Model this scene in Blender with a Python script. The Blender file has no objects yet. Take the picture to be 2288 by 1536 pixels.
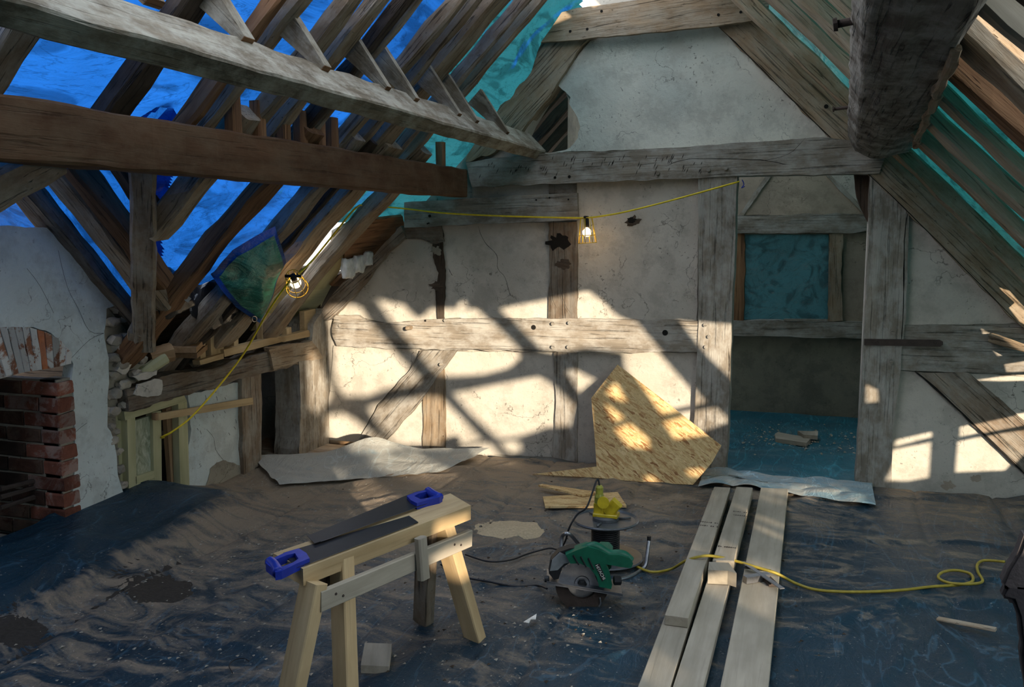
import bpy, bmesh, math, random
import numpy as np
from mathutils import Vector, Matrix, noise
from mathutils.geometry import delaunay_2d_cdt, tessellate_polygon
random.seed(7)
SC = bpy.context.scene
COL = SC.collection
# ------------------------------------------------------------------ camera
F, PX, PY, H = 2050.0, 1144.0, 768.0, 1.6
th = math.atan(263 / F)
psi = math.atan(681 / F * math.cos(th))
FW = Vector((-math.sin(psi) * math.cos(th), math.cos(psi) * math.cos(th), -math.sin(th)))
RT = Vector((math.cos(psi), math.sin(psi), 0))
UP = RT.cross(FW)
CP = Vector((0, 0, H))
cam = bpy.data.cameras.new('camera')
cam.sensor_width = 36
cam.lens = 36 * F / 2288
cam.clip_start = .05
co = bpy.data.objects.new('camera', cam)
COL.objects.link(co)
m = Matrix((RT, UP, -FW)).transposed().to_4x4()
m.translation = CP
co.matrix_world = m
SC.camera = co
# ------------------------------------------------------------------ sky, sun, exposure
SUN = Vector((3.7, -4.5, 1.0))           # towards the sun
sl = bpy.data.lights.new('sun', 'SUN')
sl.energy = 9.0
sl.angle = math.radians(.75)
sl.color = (1, .85, .66)
so = bpy.data.objects.new('sun', sl)
COL.objects.link(so)
so.rotation_euler = SUN.to_track_quat('Z', 'Y').to_euler()
so.location = (6, -8, 6)
w = bpy.data.worlds.new('sky')
SC.world = w
w.use_nodes = True
nt = w.node_tree
nt.nodes.clear()
tc = nt.nodes.new('ShaderNodeTexCoord')
sx = nt.nodes.new('ShaderNodeSeparateXYZ')
cr = nt.nodes.new('ShaderNodeValToRGB')
bg = nt.nodes.new('ShaderNodeBackground')
ow = nt.nodes.new('ShaderNodeOutputWorld')
nt.links.new(tc.outputs['Generated'], sx.inputs[0])
mr = nt.nodes.new('ShaderNodeMapRange')
mr.inputs['From Min'].default_value = -1
nt.links.new(sx.outputs['Z'], mr.inputs['Value'])
nt.links.new(mr.outputs[0], cr.inputs['Fac'])
e = cr.color_ramp.elements
e[0].position = .47
e[0].color = (.16, .15, .12, 1)
e[1].position = .5
e[1].color = (.98, .95, .88, 1)
q = e.new(.62); q.color = (.85, .88, .93, 1)
q = e.new(1.0); q.color = (.66, .77, .95, 1)
nt.links.new(cr.outputs[0], bg.inputs['Color'])
bg.inputs['Strength'].default_value = 4.2
nt.links.new(bg.outputs[0], ow.inputs['Surface'])
SC.view_settings.view_transform = 'Standard'
SC.view_settings.look = 'None'
SC.view_settings.exposure = 0.0
SC.view_settings.gamma = 1
SC.view_settings.use_curve_mapping = False
SC.cycles.max_bounces = 7
SC.cycles.diffuse_bounces = 4
SC.cycles.glossy_bounces = 2
SC.cycles.transmission_bounces = 5
SC.cycles.transparent_max_bounces = 6
SC.cycles.caustics_reflective = False
SC.cycles.caustics_refractive = False
SC.cycles.use_denoising = True

# ------------------------------------------------------------------ pixel -> point on a real plane of the room
def ray(x, y): return FW + RT * ((x - PX) / F) - UP * ((y - PY) / F)
def on(x, y, n, d):
    n = Vector(n); r = ray(x, y)
    return CP + r * ((d - CP.dot(n)) / r.dot(n))
def Yp(x, y, Y=5.9): return on(x, y, (0, 1, 0), Y)
def Zp(x, y, Z=0.0): return on(x, y, (0, 0, 1), Z)
def Xp(x, y, X=-3.43): return on(x, y, (1, 0, 0), X)
def Lp(x, y, c=4.33): return on(x, y, (-1, 0, 1), c)
def Rp(x, y, c=2.36): return on(x, y, (1, 0, 1), c)
def Vp(x, y, c=5.0): return on(x, y, (0, 1, 1), c)
YW = 5.9
XL = -3.43

# ------------------------------------------------------------------ materials
class NT:
    def __init__(s, name):
        s.m = bpy.data.materials.new(name); s.m.use_nodes = True
        s.t = s.m.node_tree; s.t.nodes.clear()
        s.out = s.t.nodes.new('ShaderNodeOutputMaterial')
    def n(s, typ, **k):
        o = s.t.nodes.new(typ)
        for a, b in k.items():
            if a.startswith('i_'):
                o.inputs[a[2:].replace('_', ' ')].default_value = b
            else: setattr(o, a, b)
        return o
    def l(s, a, b): s.t.links.new(a, b)
    def coord(s, scale=(1, 1, 1), rnd=True, rot=(0, 0, 0)):
        tc = s.n('ShaderNodeTexCoord'); src = tc.outputs['Object']
        if rnd:
            oi = s.n('ShaderNodeObjectInfo'); mu = s.n('ShaderNodeMath', operation='MULTIPLY'); mu.inputs[1].default_value = 37.0
            s.l(oi.outputs['Random'], mu.inputs[0])
            ad = s.n('ShaderNodeVectorMath', operation='ADD'); s.l(src, ad.inputs[0]); s.l(mu.outputs[0], ad.inputs[1]); src = ad.outputs[0]
        mp = s.n('ShaderNodeMapping'); mp.inputs['Scale'].default_value = scale; mp.inputs['Rotation'].default_value = rot
        s.l(src, mp.inputs['Vector']); return mp.outputs[0]
    def noise(s, vec, scale, detail=5, rough=.6, dist=0):
        o = s.n('ShaderNodeTexNoise'); o.inputs['Scale'].default_value = scale; o.inputs['Detail'].default_value = detail
        o.inputs['Roughness'].default_value = rough; o.inputs['Distortion'].default_value = dist
        s.l(vec, o.inputs['Vector']); return o.outputs[0]
    def ramp(s, fac, *stops):
        o = s.n('ShaderNodeValToRGB'); el = o.color_ramp.elements
        while len(el) < len(stops): el.new(.5)
        for k, (p, c) in enumerate(stops):
            el[k].position = p
            el[k].color = (c, c, c, 1) if not hasattr(c, '__len__') else (*c, 1)
        s.l(fac, o.inputs['Fac']); return o.outputs[0]
    def mix(s, fac, a, b, mode='MIX'):
        o = s.n('ShaderNodeMix', data_type='RGBA', blend_type=mode)
        for k, v in ((0, fac), (6, a), (7, b)):
            if hasattr(v, 'is_output'): s.l(v, o.inputs[k])
            elif hasattr(v, '__len__'): o.inputs[k].default_value = (*v, 1)
            else: o.inputs[k].default_value = v
        return o.outputs[2]
    def bump(s, hgt, strength, dist=.01, nrm=None):
        o = s.n('ShaderNodeBump'); o.inputs['Strength'].default_value = strength; o.inputs['Distance'].default_value = dist
        s.l(hgt, o.inputs['Height'])
        if nrm: s.l(nrm, o.inputs['Normal'])
        return o.outputs[0]
    def pbr(s, col, rough=.85, nrm=None, metal=0, spec=.3, **k):
        o = s.n('ShaderNodeBsdfPrincipled')
        if hasattr(col, 'is_output'): s.l(col, o.inputs['Base Color'])
        else: o.inputs['Base Color'].default_value = (*col, 1)
        if hasattr(rough, 'is_output'): s.l(rough, o.inputs['Roughness'])
        else: o.inputs['Roughness'].default_value = rough
        o.inputs['Metallic'].default_value = metal
        o.inputs['Specular IOR Level'].default_value = spec
        for a, b in k.items(): o.inputs[a.replace('_', ' ')].default_value = b
        if nrm: s.l(nrm, o.inputs['Normal'])
        s.l(o.outputs[0], s.out.inputs[0]); return o

def wood(name, dark, light, crack=.5, bump=.6, gs=1.0, dust=None, dustamt=.5, var=.35, rough=.85, holes=0.0):
    s = NT(name)
    v = s.coord((2.2 * gs, 26 * gs, 26 * gs))
    g = s.noise(v, 1.0, 7, .65, .3)
    big = s.noise(s.coord((1.2, 3, 3)), 1.5, 4, .6)
    col = s.mix(s.ramp(g, (.3, 0.0), (.72, 1.0)), dark, light)
    col = s.mix(s.ramp(big, (.35, 0.0), (.7, .55)), col, tuple(c * .55 for c in dark))
    fine = s.noise(s.coord((3.0 * gs, 90 * gs, 90 * gs)), 1.0, 3, .5, .6)
    ck = s.ramp(fine, (.33, 1.0), (.40, 0.0))
    cm = s.n('ShaderNodeMath', operation='MULTIPLY'); cm.inputs[1].default_value = crack
    s.l(ck, cm.inputs[0])
    col = s.mix(cm.outputs[0], col, tuple(c * .18 for c in dark))
    if dust:
        d = s.noise(s.coord((3, 5, 5)), 2.0, 6, .7)
        col = s.mix(s.ramp(d, (.42, 0.0), (.62, dustamt)), col, dust)
    if holes:
        h = s.noise(s.coord((40, 60, 60)), 1.0, 2, .5)
        col = s.mix(s.ramp(h, (.27, holes), (.31, 0.0)), col, tuple(c * .12 for c in dark))
    oi = s.n('ShaderNodeObjectInfo')
    vr = s.ramp(oi.outputs['Random'], (0, 1 - var), (1, 1 + var * .5))
    col = s.mix(1.0, col, vr, 'MULTIPLY')
    add = s.n('ShaderNodeMath', operation='SUBTRACT'); s.l(g, add.inputs[0]); s.l(cm.outputs[0], add.inputs[1])
    s.pbr(col, rough, s.bump(add.outputs[0], bump, .012), spec=.2)
    return s.m

M = {}
M['oak'] = wood('aged_oak', (.15, .105, .07), (.36, .275, .195), .75, .9, 1, (.38, .36, .31), .5)
M['oak_grey'] = wood('grey_limed_oak', (.20, .165, .125), (.42, .365, .29), .65, .8, .9, (.52, .50, .45), .6, .12)
M['oak_tan'] = wood('tan_weathered_oak', (.22, .15, .09), (.46, .34, .22), .7, .9, 1, (.42, .37, .29), .5, .2, holes=.5)
M['oak_light'] = wood('light_sawn_oak', (.30, .245, .165), (.58, .50, .36), .55, .7, .9, (.46, .43, .36), .4, .2)
M['oak_red'] = wood('reddish_oak', (.16, .075, .035), (.40, .22, .11), .6, .8, 1, None, 0, .25)
M['oak_dark'] = wood('dark_oak', (.04, .027, .018), (.13, .09, .06), .7, .9, 1, (.12, .10, .08), .4, .25)
M['beam_brown'] = wood('brown_beam', (.085, .042, .02), (.185, .10, .052), .35, .4, .8, (.20, .14, .085), .4, .05)
M['purlin'] = wood('dusty_purlin', (.14, .11, .075), (.33, .27, .19), .4, .6, .8, (.46, .43, .35), .75, .05)
M['pine'] = wood('new_pine', (.46, .31, .15), (.68, .51, .29), .15, .2, .6, None, 0, .12, .7)
M['pine_white'] = wood('pale_planed_pine', (.33, .285, .21), (.50, .43, .335), .12, .15, .6, None, 0, .06, .7)
M['pine_green'] = wood('treated_pine', (.42, .40, .22), (.62, .58, .35), .15, .2, .6, None, 0, .12, .7)
M['ply'] = wood('brown_board', (.30, .17, .08), (.55, .36, .2), .3, .3, .7, None, 0, .2)
M['ply_dark'] = wood('dark_gusset_board', (.03, .022, .016), (.075, .055, .035), .3, .3, .7, None, 0, .1)
M['board_floor'] = wood('floor_board', (.30, .22, .15), (.55, .43, .32), .4, .4, .8, (.5, .45, .38), .5, .2)

def plaster(name, base, stain, stainamt=.6, teal=None, speck=.7):
    s = NT(name)
    v = s.coord((1, 1, 1))
    b1 = s.noise(v, 1.6, 7, .62, .4)
    b2 = s.noise(v, 6, 8, .7)
    col = s.mix(s.ramp(b1, (.38, 0.0), (.66, stainamt)), base, stain)
    if teal: col = s.mix(s.ramp(s.noise(s.coord((1, 1, 1), rot=(0, 0, 1)), .9, 4, .5), (.45, 0.0), (.62, .6)), col, teal)
    col = s.mix(s.ramp(b2, (.40, .35), (.52, 0.0)), col, tuple(c * .6 for c in stain))
    sp = s.noise(s.coord((60, 45, 60)), 1.0, 2, .5, .8)
    mask = s.ramp(s.noise(v, 3.5, 3), (.45, 0.0), (.62, speck))
    sm = s.mix(1.0, s.ramp(sp, (.29, 1.0), (.35, 0.0)), mask, 'MULTIPLY')
    col = s.mix(sm, col, (.08, .07, .055))
    dv = s.n('ShaderNodeVectorMath', operation='ADD')
    nn = s.n('ShaderNodeTexNoise'); nn.inputs['Scale'].default_value = 4; nn.inputs['Detail'].default_value = 6
    s.l(v, nn.inputs['Vector']); s.l(v, dv.inputs[0]); s.l(nn.outputs['Color'], dv.inputs[1])
    vo = s.n('ShaderNodeTexVoronoi', feature='DISTANCE_TO_EDGE'); vo.inputs['Scale'].default_value = 1.1
    s.l(dv.outputs[0], vo.inputs['Vector'])
    ck = s.ramp(vo.outputs['Distance'], (0.0, 1.0), (.006, 0.0))
    cmask = s.ramp(s.noise(v, 2.3, 2), (.5, 0.0), (.58, .75))
    ckm = s.mix(1.0, ck, cmask, 'MULTIPLY')
    col = s.mix(ckm, col, (.07, .06, .05))
    fine = s.noise(v, 26, 6, .7)
    hh = s.mix(.35, b2, fine)
    s.pbr(col, .93, s.bump(hh, .55, .02), spec=.12)
    return s.m
M['plaster'] = plaster('aged_lime_plaster', (.60, .55, .47), (.43, .39, .32), .7)
M['plaster_top'] = plaster('gable_plaster', (.80, .78, .67), (.60, .58, .50), .7, (.42, .52, .50))  # paler and tealer than the wall below, standing in for ridge and tarpaulin light
M['plaster_blue'] = plaster('bluish_plaster', (.70, .75, .72), (.58, .58, .52), .6, (.50, .60, .62))  # pale plaster with a mottled bluish tint
M['plaster_tan'] = plaster('stained_tan_plaster', (.44, .36, .27), (.28, .23, .18), .7)
M['plaster_dark'] = plaster('dark_plaster', (.30, .27, .20), (.17, .16, .13), .8)  # darker brown-grey plaster for the far room walls
M['rubble'] = plaster('rubble_mortar', (.36, .32, .25), (.22, .19, .15), .8, speck=1)

def flat(name, col, rough=.6, metal=0, spec=.4, bumpy=0, var=0, scale=30):
    s = NT(name)
    v = s.coord()
    n_ = s.noise(v, scale, 4)
    c = s.mix(s.ramp(n_, (.3, 0.0), (.7, 1.0)), tuple(x * (1 - .22) for x in col), tuple(min(1, x * 1.15) for x in col))
    if var:
        oi = s.n('ShaderNodeObjectInfo')
        c = s.mix(1.0, c, s.ramp(oi.outputs['Random'], (0, 1 - var), (1, 1 + var)), 'MULTIPLY')
    s.pbr(c, rough, s.bump(n_, bumpy, .01) if bumpy else None, metal, spec)
    return s.m
M['void'] = flat('dark_void', (.012, .011, .010), .95)
M['black'] = flat('black_rubber', (.012, .012, .013), .5)
M['yellow'] = flat('yellow_cable', (.36, .27, .03), .45)
M['yellow_bright'] = flat('bright_yellow_cable', (.85, .62, .02), .45)
M['cage'] = flat('yellow_cage_wire', (.85, .55, .03), .4)
M['yplug'] = flat('yellow_plug_plastic', (.55, .41, .02), .35)
M['yplug2'] = flat('dull_yellow_plastic', (.34, .33, .05), .4)
M['blue'] = flat('blue_plastic', (.012, .03, .30), .35)
M['green'] = flat('green_plastic', (.004, .10, .052), .45)
M['steel'] = flat('dull_steel', (.32, .32, .33), .38, .9)
M['blade'] = flat('black_saw_blade', (.025, .025, .028), .42, .4)
M['iron'] = flat('rusty_iron', (.07, .05, .04), .8, .3, bumpy=.5)
M['reel'] = flat('worn_grey_reel_plastic', (.10, .105, .11), .35, .3)
M['jacket'] = flat('dark_cloth', (.03, .025, .025), .95, bumpy=.5)
M['jacket_grey'] = flat('brown_grey_knit', (.055, .045, .042), .95, bumpy=.6)
M['white_bag'] = flat('white_polythene', (.75, .76, .74), .4)
M['black_bag'] = flat('black_polythene', (.012, .012, .014), .28, bumpy=.5, scale=12)
M['grey_strip'] = flat('grey_strip', (.22, .23, .23), .5)
M['paper'] = flat('white_offcut', (.75, .7, .62), .8)
M['hole'] = flat('hole_dark', (.01, .008, .006), 1)
M['stone'] = flat('rubble_stone', (.33, .29, .23), .95, bumpy=.8, var=.3, scale=14)
M['sawdust'] = flat('sawdust', (.55, .42, .26), .95, bumpy=.6, scale=80)

def brickmat(name, red, white, wamt, soot):
    s = NT(name)
    v = s.coord()
    a = s.noise(v, 14, 7, .7)
    c = s.mix(s.ramp(a, (.35, 0.0), (.7, 1.0)), tuple(x * .6 for x in red), red)
    c = s.mix(s.ramp(s.noise(v, 7, 6, .7, .5), (.44 if wamt > .9 else .48, 0.0), (.50 if wamt > .9 else .56, wamt)), c, white)
    c = s.mix(s.ramp(s.noise(v, 3, 3), (.5, 0.0), (.65, soot)), c, (.03, .025, .022))
    oi = s.n('ShaderNodeObjectInfo')
    c = s.mix(1.0, c, s.ramp(oi.outputs['Random'], (0, .65), (1, 1.3)), 'MULTIPLY')
    s.pbr(c, .95, s.bump(a, .7, .01), spec=.1)
    return s.m
M['brick'] = brickmat('old_red_brick', (.30, .11, .07), (.5, .46, .4), .35, .4)
M['brick_soot'] = brickmat('sooty_brick', (.09, .045, .03), (.2, .16, .12), .25, .7)
M['brick_orange'] = brickmat('bright_orange_brick', (.55, .18, .07), (.5, .46, .4), .1, 0)
M['brick_white'] = brickmat('whitewashed_brick', (.36, .16, .09), (.55, .54, .5), .95, .15)

# tarpaulins
def tarp(name, blue, green=None, gfrom=None, dif=.16, gl=.05, dim=1.0):
    s = NT(name)
    v = s.coord((1, 1, 1), False)
    n1 = s.noise(v, 1.1, 4, .5, 1.0)
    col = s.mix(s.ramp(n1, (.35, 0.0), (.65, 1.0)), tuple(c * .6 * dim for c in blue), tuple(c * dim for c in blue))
    if green:
        n2 = s.noise(s.coord((1, 1.6, 1), False, (0.4, 0.3, 0.5)), 1.3, 3, .5, 1.5)
        sp = s.n('ShaderNodeSeparateXYZ'); s.l(v, sp.inputs[0])
        g = s.n('ShaderNodeMapRange'); g.inputs['From Min'].default_value = gfrom[0]; g.inputs['From Max'].default_value = gfrom[1]
        g.inputs['To Min'].default_value = -.2; g.inputs['To Max'].default_value = .22
        s.l(sp.outputs[gfrom[2]], g.inputs['Value'])
        a = s.n('ShaderNodeMath', operation='ADD'); s.l(n2, a.inputs[0]); s.l(g.outputs[0], a.inputs[1])
        col = s.mix(s.ramp(a.outputs[0], (.5, 0.0), (.62, 1.0)), col, tuple(c * dim for c in green))
    cr = s.noise(s.coord((1.2, .35, 1.2), False, (0.2, 0.5, 0.3)), 5, 6, .55, 1.6)
    crs = s.ramp(cr, (.40, .55), (.50, 1.0))
    col = s.mix(1.0, col, crs, 'MULTIPLY')
    ln = s.noise(s.coord((1.4, .6, 1.4), False, (0.5, 0.1, 0.9)), 3.2, 5, .6, 2.4)
    col = s.mix(1.0, col, s.ramp(ln, (.485, 1.0), (.5, .62), (.515, 1.0)), 'MULTIPLY')
    fine = s.noise(v, 18, 4, .6, .5)
    nrm = s.bump(s.mix(.25, cr, fine), .7, .06)
    tr = s.n('ShaderNodeBsdfTranslucent'); df = s.n('ShaderNodeBsdfDiffuse'); go = s.n('ShaderNodeBsdfGlossy'); go.inputs['Roughness'].default_value = .32
    for x in (tr, df): s.l(col, x.inputs['Color'])
    for x in (tr, df, go): s.l(nrm, x.inputs['Normal'])
    m1 = s.n('ShaderNodeMixShader'); m1.inputs[0].default_value = dif; s.l(tr.outputs[0], m1.inputs[1]); s.l(df.outputs[0], m1.inputs[2])
    m2 = s.n('ShaderNodeMixShader'); m2.inputs[0].default_value = gl; s.l(m1.outputs[0], m2.inputs[1]); s.l(go.outputs[0], m2.inputs[2])
    s.l(m2.outputs[0], s.out.inputs[0])
    return s.m
M['tarp'] = tarp('roof_tarpaulin', (.010, .09, .31), (.012, .08, .085), (4.0, 5.6, 'Y'))
M['tarp_cross'] = tarp('dormer_tarpaulin', (.007, .073, .26))
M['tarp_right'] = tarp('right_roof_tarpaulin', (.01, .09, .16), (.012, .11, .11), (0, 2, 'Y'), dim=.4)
M['tarp_corner'] = tarp('green_tarp_corner', (.05, .46, .33), None, None, .6, .07)
M['tarp_hem'] = tarp('blue_tarp_hem', (.012, .14, .40), None, None, .5, .06)
M['tarp_window'] = tarp('window_sheet', (.02, .07, .08), None, None, .5, .04, .6)

def sheet(name, base, base2, dust, damt, rough=.42, lo=.42, hi=.6, spec=.4):
    s = NT(name)
    v = s.coord((1, 1, 1), False)
    c = s.mix(s.ramp(s.noise(v, 1.3, 5, .6, .8), (.35, 0.0), (.65, 1.0)), base, base2)
    streak = s.noise(s.coord((1.2, 2.6, 1), False), 2.2, 8, .7, 1.2)
    fine = s.noise(v, 55, 5, .75)
    sp = s.n('ShaderNodeSeparateXYZ'); s.l(v, sp.inputs[0])
    # dust thickens leftwards; towards the gable its colour also brightens weak sun patches
    mx = s.n('ShaderNodeMapRange'); mx.inputs['From Min'].default_value = -3.2; mx.inputs['From Max'].default_value = .6
    mx.inputs['To Min'].default_value = .16; mx.inputs['To Max'].default_value = -.10; s.l(sp.outputs['X'], mx.inputs['Value'])
    my = s.n('ShaderNodeMapRange'); my.inputs['From Min'].default_value = 2.4; my.inputs['From Max'].default_value = 5.5
    my.inputs['To Min'].default_value = -.15; my.inputs['To Max'].default_value = .08; s.l(sp.outputs['Y'], my.inputs['Value'])
    a = s.n('ShaderNodeMath', operation='ADD'); s.l(streak, a.inputs[0]); s.l(mx.outputs[0], a.inputs[1])
    a2 = s.n('ShaderNodeMath', operation='ADD'); s.l(a.outputs[0], a2.inputs[0]); s.l(my.outputs[0], a2.inputs[1])
    f2 = s.n('ShaderNodeMath', operation='MULTIPLY'); s.l(fine, f2.inputs[0]); f2.inputs[1].default_value = .22
    a3 = s.n('ShaderNodeMath', operation='ADD'); s.l(a2.outputs[0], a3.inputs[0]); s.l(f2.outputs[0], a3.inputs[1])
    cx = s.n('ShaderNodeMapRange'); cx.inputs['From Min'].default_value = -2.95; cx.inputs['From Max'].default_value = -3.15
    cx.inputs['To Min'].default_value = 0; cx.inputs['To Max'].default_value = .5; s.l(sp.outputs['X'], cx.inputs['Value'])
    cy = s.n('ShaderNodeMapRange'); cy.inputs['From Min'].default_value = 4.0; cy.inputs['From Max'].default_value = 4.6
    cy.inputs['To Min'].default_value = 1; cy.inputs['To Max'].default_value = 0; s.l(sp.outputs['Y'], cy.inputs['Value'])
    cl = s.n('ShaderNodeMath', operation='MULTIPLY'); s.l(cx.outputs[0], cl.inputs[0]); s.l(cy.outputs[0], cl.inputs[1])
    a4 = s.n('ShaderNodeMath', operation='SUBTRACT'); s.l(a3.outputs[0], a4.inputs[0]); s.l(cl.outputs[0], a4.inputs[1]); a3 = a4
    d = s.ramp(a3.outputs[0], (lo + .11, 0.0), (hi + .14, damt))
    fo = s.noise(s.coord((1.6, .5, 1), False, (0, 0, .35)), 1.7, 3, .5, 2.2)
    c = s.mix(s.ramp(fo, (.488, 0.0), (.5, .55), (.512, 0.0)), c, tuple(min(1, x * 2.6 + .03) for x in base2))
    c = s.mix(d, c, dust)
    c = s.mix(s.ramp(s.noise(v, 130, 2, .5), (.27, .8), (.31, 0.0)), c, (.03, .025, .02))
    c = s.mix(s.ramp(s.noise(s.coord((1, 1, 1), False, (0, 0, 1)), 90, 2, .5), (.69, 0.0), (.73, .35)), c, (.62, .56, .46))
    r = s.mix(d, (rough,) * 3, (.9,) * 3)
    wr = s.noise(s.coord((1, .45, 1), False, (0, 0, .5)), 7, 5, .6, 2.0)
    s.pbr(c, r, s.bump(s.mix(.2, wr, fine), .6, .03), spec=spec)
    return s.m
M['sheet'] = sheet('dusty_blue_floor_sheet', (.0045, .021, .036), (.007, .033, .054), (.27, .205, .14), .92)
M['sheet_far'] = sheet('teal_floor_sheet', (.012, .10, .14), (.015, .14, .18), (.28, .27, .22), .25, lo=.5, hi=.7)
M['sheet_pale'] = sheet('pale_blue_sheet_edge', (.16, .27, .32), (.22, .33, .37), (.48, .42, .34), .7, .35)
M['poly_side'] = sheet('side_polythene', (.05, .10, .12), (.08, .13, .14), (.2, .18, .15), .35, .25)

def osb():
    s = NT('oriented_strand_board')
    col = None
    for k, (rot, sc) in enumerate(((.5, (16, 75, 16)), (-.7, (18, 90, 18)), (1.3, (15, 80, 15)), (2.2, (20, 95, 20)))):
        v = s.coord(sc, True, (0, 0, rot))
        nd = s.n('ShaderNodeTexNoise'); nd.inputs['Scale'].default_value = .35; s.l(v, nd.inputs['Vector']); va = s.n('ShaderNodeVectorMath', operation='MULTIPLY_ADD'); s.l(nd.outputs['Color'], va.inputs[0]); va.inputs[1].default_value = (5, 5, 5); s.l(v, va.inputs[2]); v = va.outputs[0]
        vo = s.n('ShaderNodeTexVoronoi'); vo.inputs['Scale'].default_value = 1.0; s.l(v, vo.inputs['Vector'])
        sep = s.n('ShaderNodeSeparateColor'); s.l(vo.outputs['Color'], sep.inputs[0])
        c = s.ramp(sep.outputs[0], (0, (.28, .12, .04)), (.14, (.50, .28, .11)), (.4, (.60, .40, .17)), (1.0, (.74, .54, .27)))
        if col is None: col = c
        else: col = s.mix(s.ramp(sep.outputs[1], (.45, 0.0), (.5, 1.0)), col, c)
    g = s.noise(s.coord((30, 30, 30)), 3, 4)
    s.pbr(s.mix(s.ramp(g, (.3, .35), (.5, 0.0)), col, (.25, .12, .05)), .7, s.bump(col, .3, .004), spec=.25)
    return s.m
M['osb'] = osb()
def emis(name, col, st):
    s = NT(name); o = s.n('ShaderNodeEmission'); o.inputs[0].default_value = (*col, 1); o.inputs[1].default_value = st
    s.l(o.outputs[0], s.out.inputs[0]); return s.m
M['bulb'] = emis('lit_bulb', (1, .78, .52), 2.2)
def glassy():
    s = NT('saw_insulation'); s.pbr((.62, .64, .5), .6); return s.m
def insul():
    s = NT('packed_insulation')
    v = s.coord((3, 9, 3), True, (0, .6, 0))
    a = s.noise(v, 2.2, 8, .75, 1.8)
    s.pbr(s.ramp(a, (.3, (.10, .12, .06)), (.5, (.38, .40, .27)), (.68, (.62, .62, .48))), .5, s.bump(a, .5, .02)); return s.m
M['insul'] = insul()

# ------------------------------------------------------------------ object helpers
def tag(o, label=None, cat=None, group=None, kind=None):
    if label: o['label'] = label
    if cat: o['category'] = cat
    if group: o['group'] = group
    if kind: o['kind'] = kind
    return o
WM = {}
def link(name, me, mat, parent=None, mw=None, kind=None, label=None):
    o = bpy.data.objects.new(name, me)
    COL.objects.link(o)
    if mat is not None:
        me.materials.clear(); me.materials.append(M[mat] if isinstance(mat, str) else mat)
    if mw is not None: o.matrix_basis = mw
    if parent is not None:
        o.parent = parent
        o.matrix_parent_inverse = WM.get(parent.name, Matrix.Translation(parent.location)).inverted()
    WM[o.name] = mw.copy() if mw is not None else Matrix.Identity(4)
    if kind: o['kind'] = kind
    if label: o['label'] = label
    return o
def empty(name, loc, label, cat, group=None):
    o = bpy.data.objects.new(name, None); COL.objects.link(o); o.location = loc; o.empty_display_size = .05
    return tag(o, label, cat, group)
def mesh(name, vs, fs, smooth=False):
    me = bpy.data.meshes.new(name); me.from_pydata([tuple(v) for v in vs], [], fs); me.update()
    bm = bmesh.new(); bm.from_mesh(me); bmesh.ops.recalc_face_normals(bm, faces=bm.faces); bm.to_mesh(me); bm.free()
    if smooth:
        for p in me.polygons: p.use_smooth = True
    return me
def frame(o, x, z):
    x = Vector(x).normalized(); z = Vector(z); z = (z - x * z.dot(x)).normalized(); y = z.cross(x)
    mt = Matrix((x, y, z)).transposed().to_4x4(); mt.translation = Vector(o); return mt

def beam(name, a, b, w, h, mat, parent=None, up=(0, 0, 1), rough=.004, seg=None, ch=.006, taper=1.0, wob=0.0, smooth=False, **k):
    """squared timber from a to b: w across, h along up; real chamfers and hewn unevenness"""
    a = Vector(a); b = Vector(b); L = (b - a).length
    seg = seg or max(1, int(L / (.09 if rough > .003 else 9)))
    hw, hh = w / 2, h / 2
    ch = min(ch, hw * .5, hh * .5)
    sec = [(-hw + ch, -hh), (hw - ch, -hh), (hw, -hh + ch), (hw, hh - ch), (hw - ch, hh), (-hw + ch, hh), (-hw, hh - ch), (-hw, -hh + ch)]
    s0 = random.random() * 90
    vs = []; fs = []
    for i in range(seg + 1):
        t = i / seg; x = L * t; sc = 1 + (taper - 1) * t
        wy = wob * noise.noise(Vector((x * 1.3, s0, 3))) * 2; wz = wob * noise.noise(Vector((x * 1.3, s0, 8))) * 2
        for j, (y, z) in enumerate(sec):
            r = rough * 2 * noise.noise(Vector((x * 6, y * 14 + s0, z * 14)))
            r2 = rough * 2 * noise.noise(Vector((x * 6, y * 14 + s0 + 20, z * 14)))
            vs.append((x, y * sc + r + wy, z * sc + r2 + wz))
        if i:
            p = (i - 1) * 8; q = i * 8
            for j in range(8): fs.append((p + j, p + (j + 1) % 8, q + (j + 1) % 8, q + j))
    fs.append(tuple(range(7, -1, -1))); fs.append(tuple(range(seg * 8, seg * 8 + 8)))
    return link(name, mesh(name, vs, fs, smooth), mat, parent, frame(a, b - a, up), **k)

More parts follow.
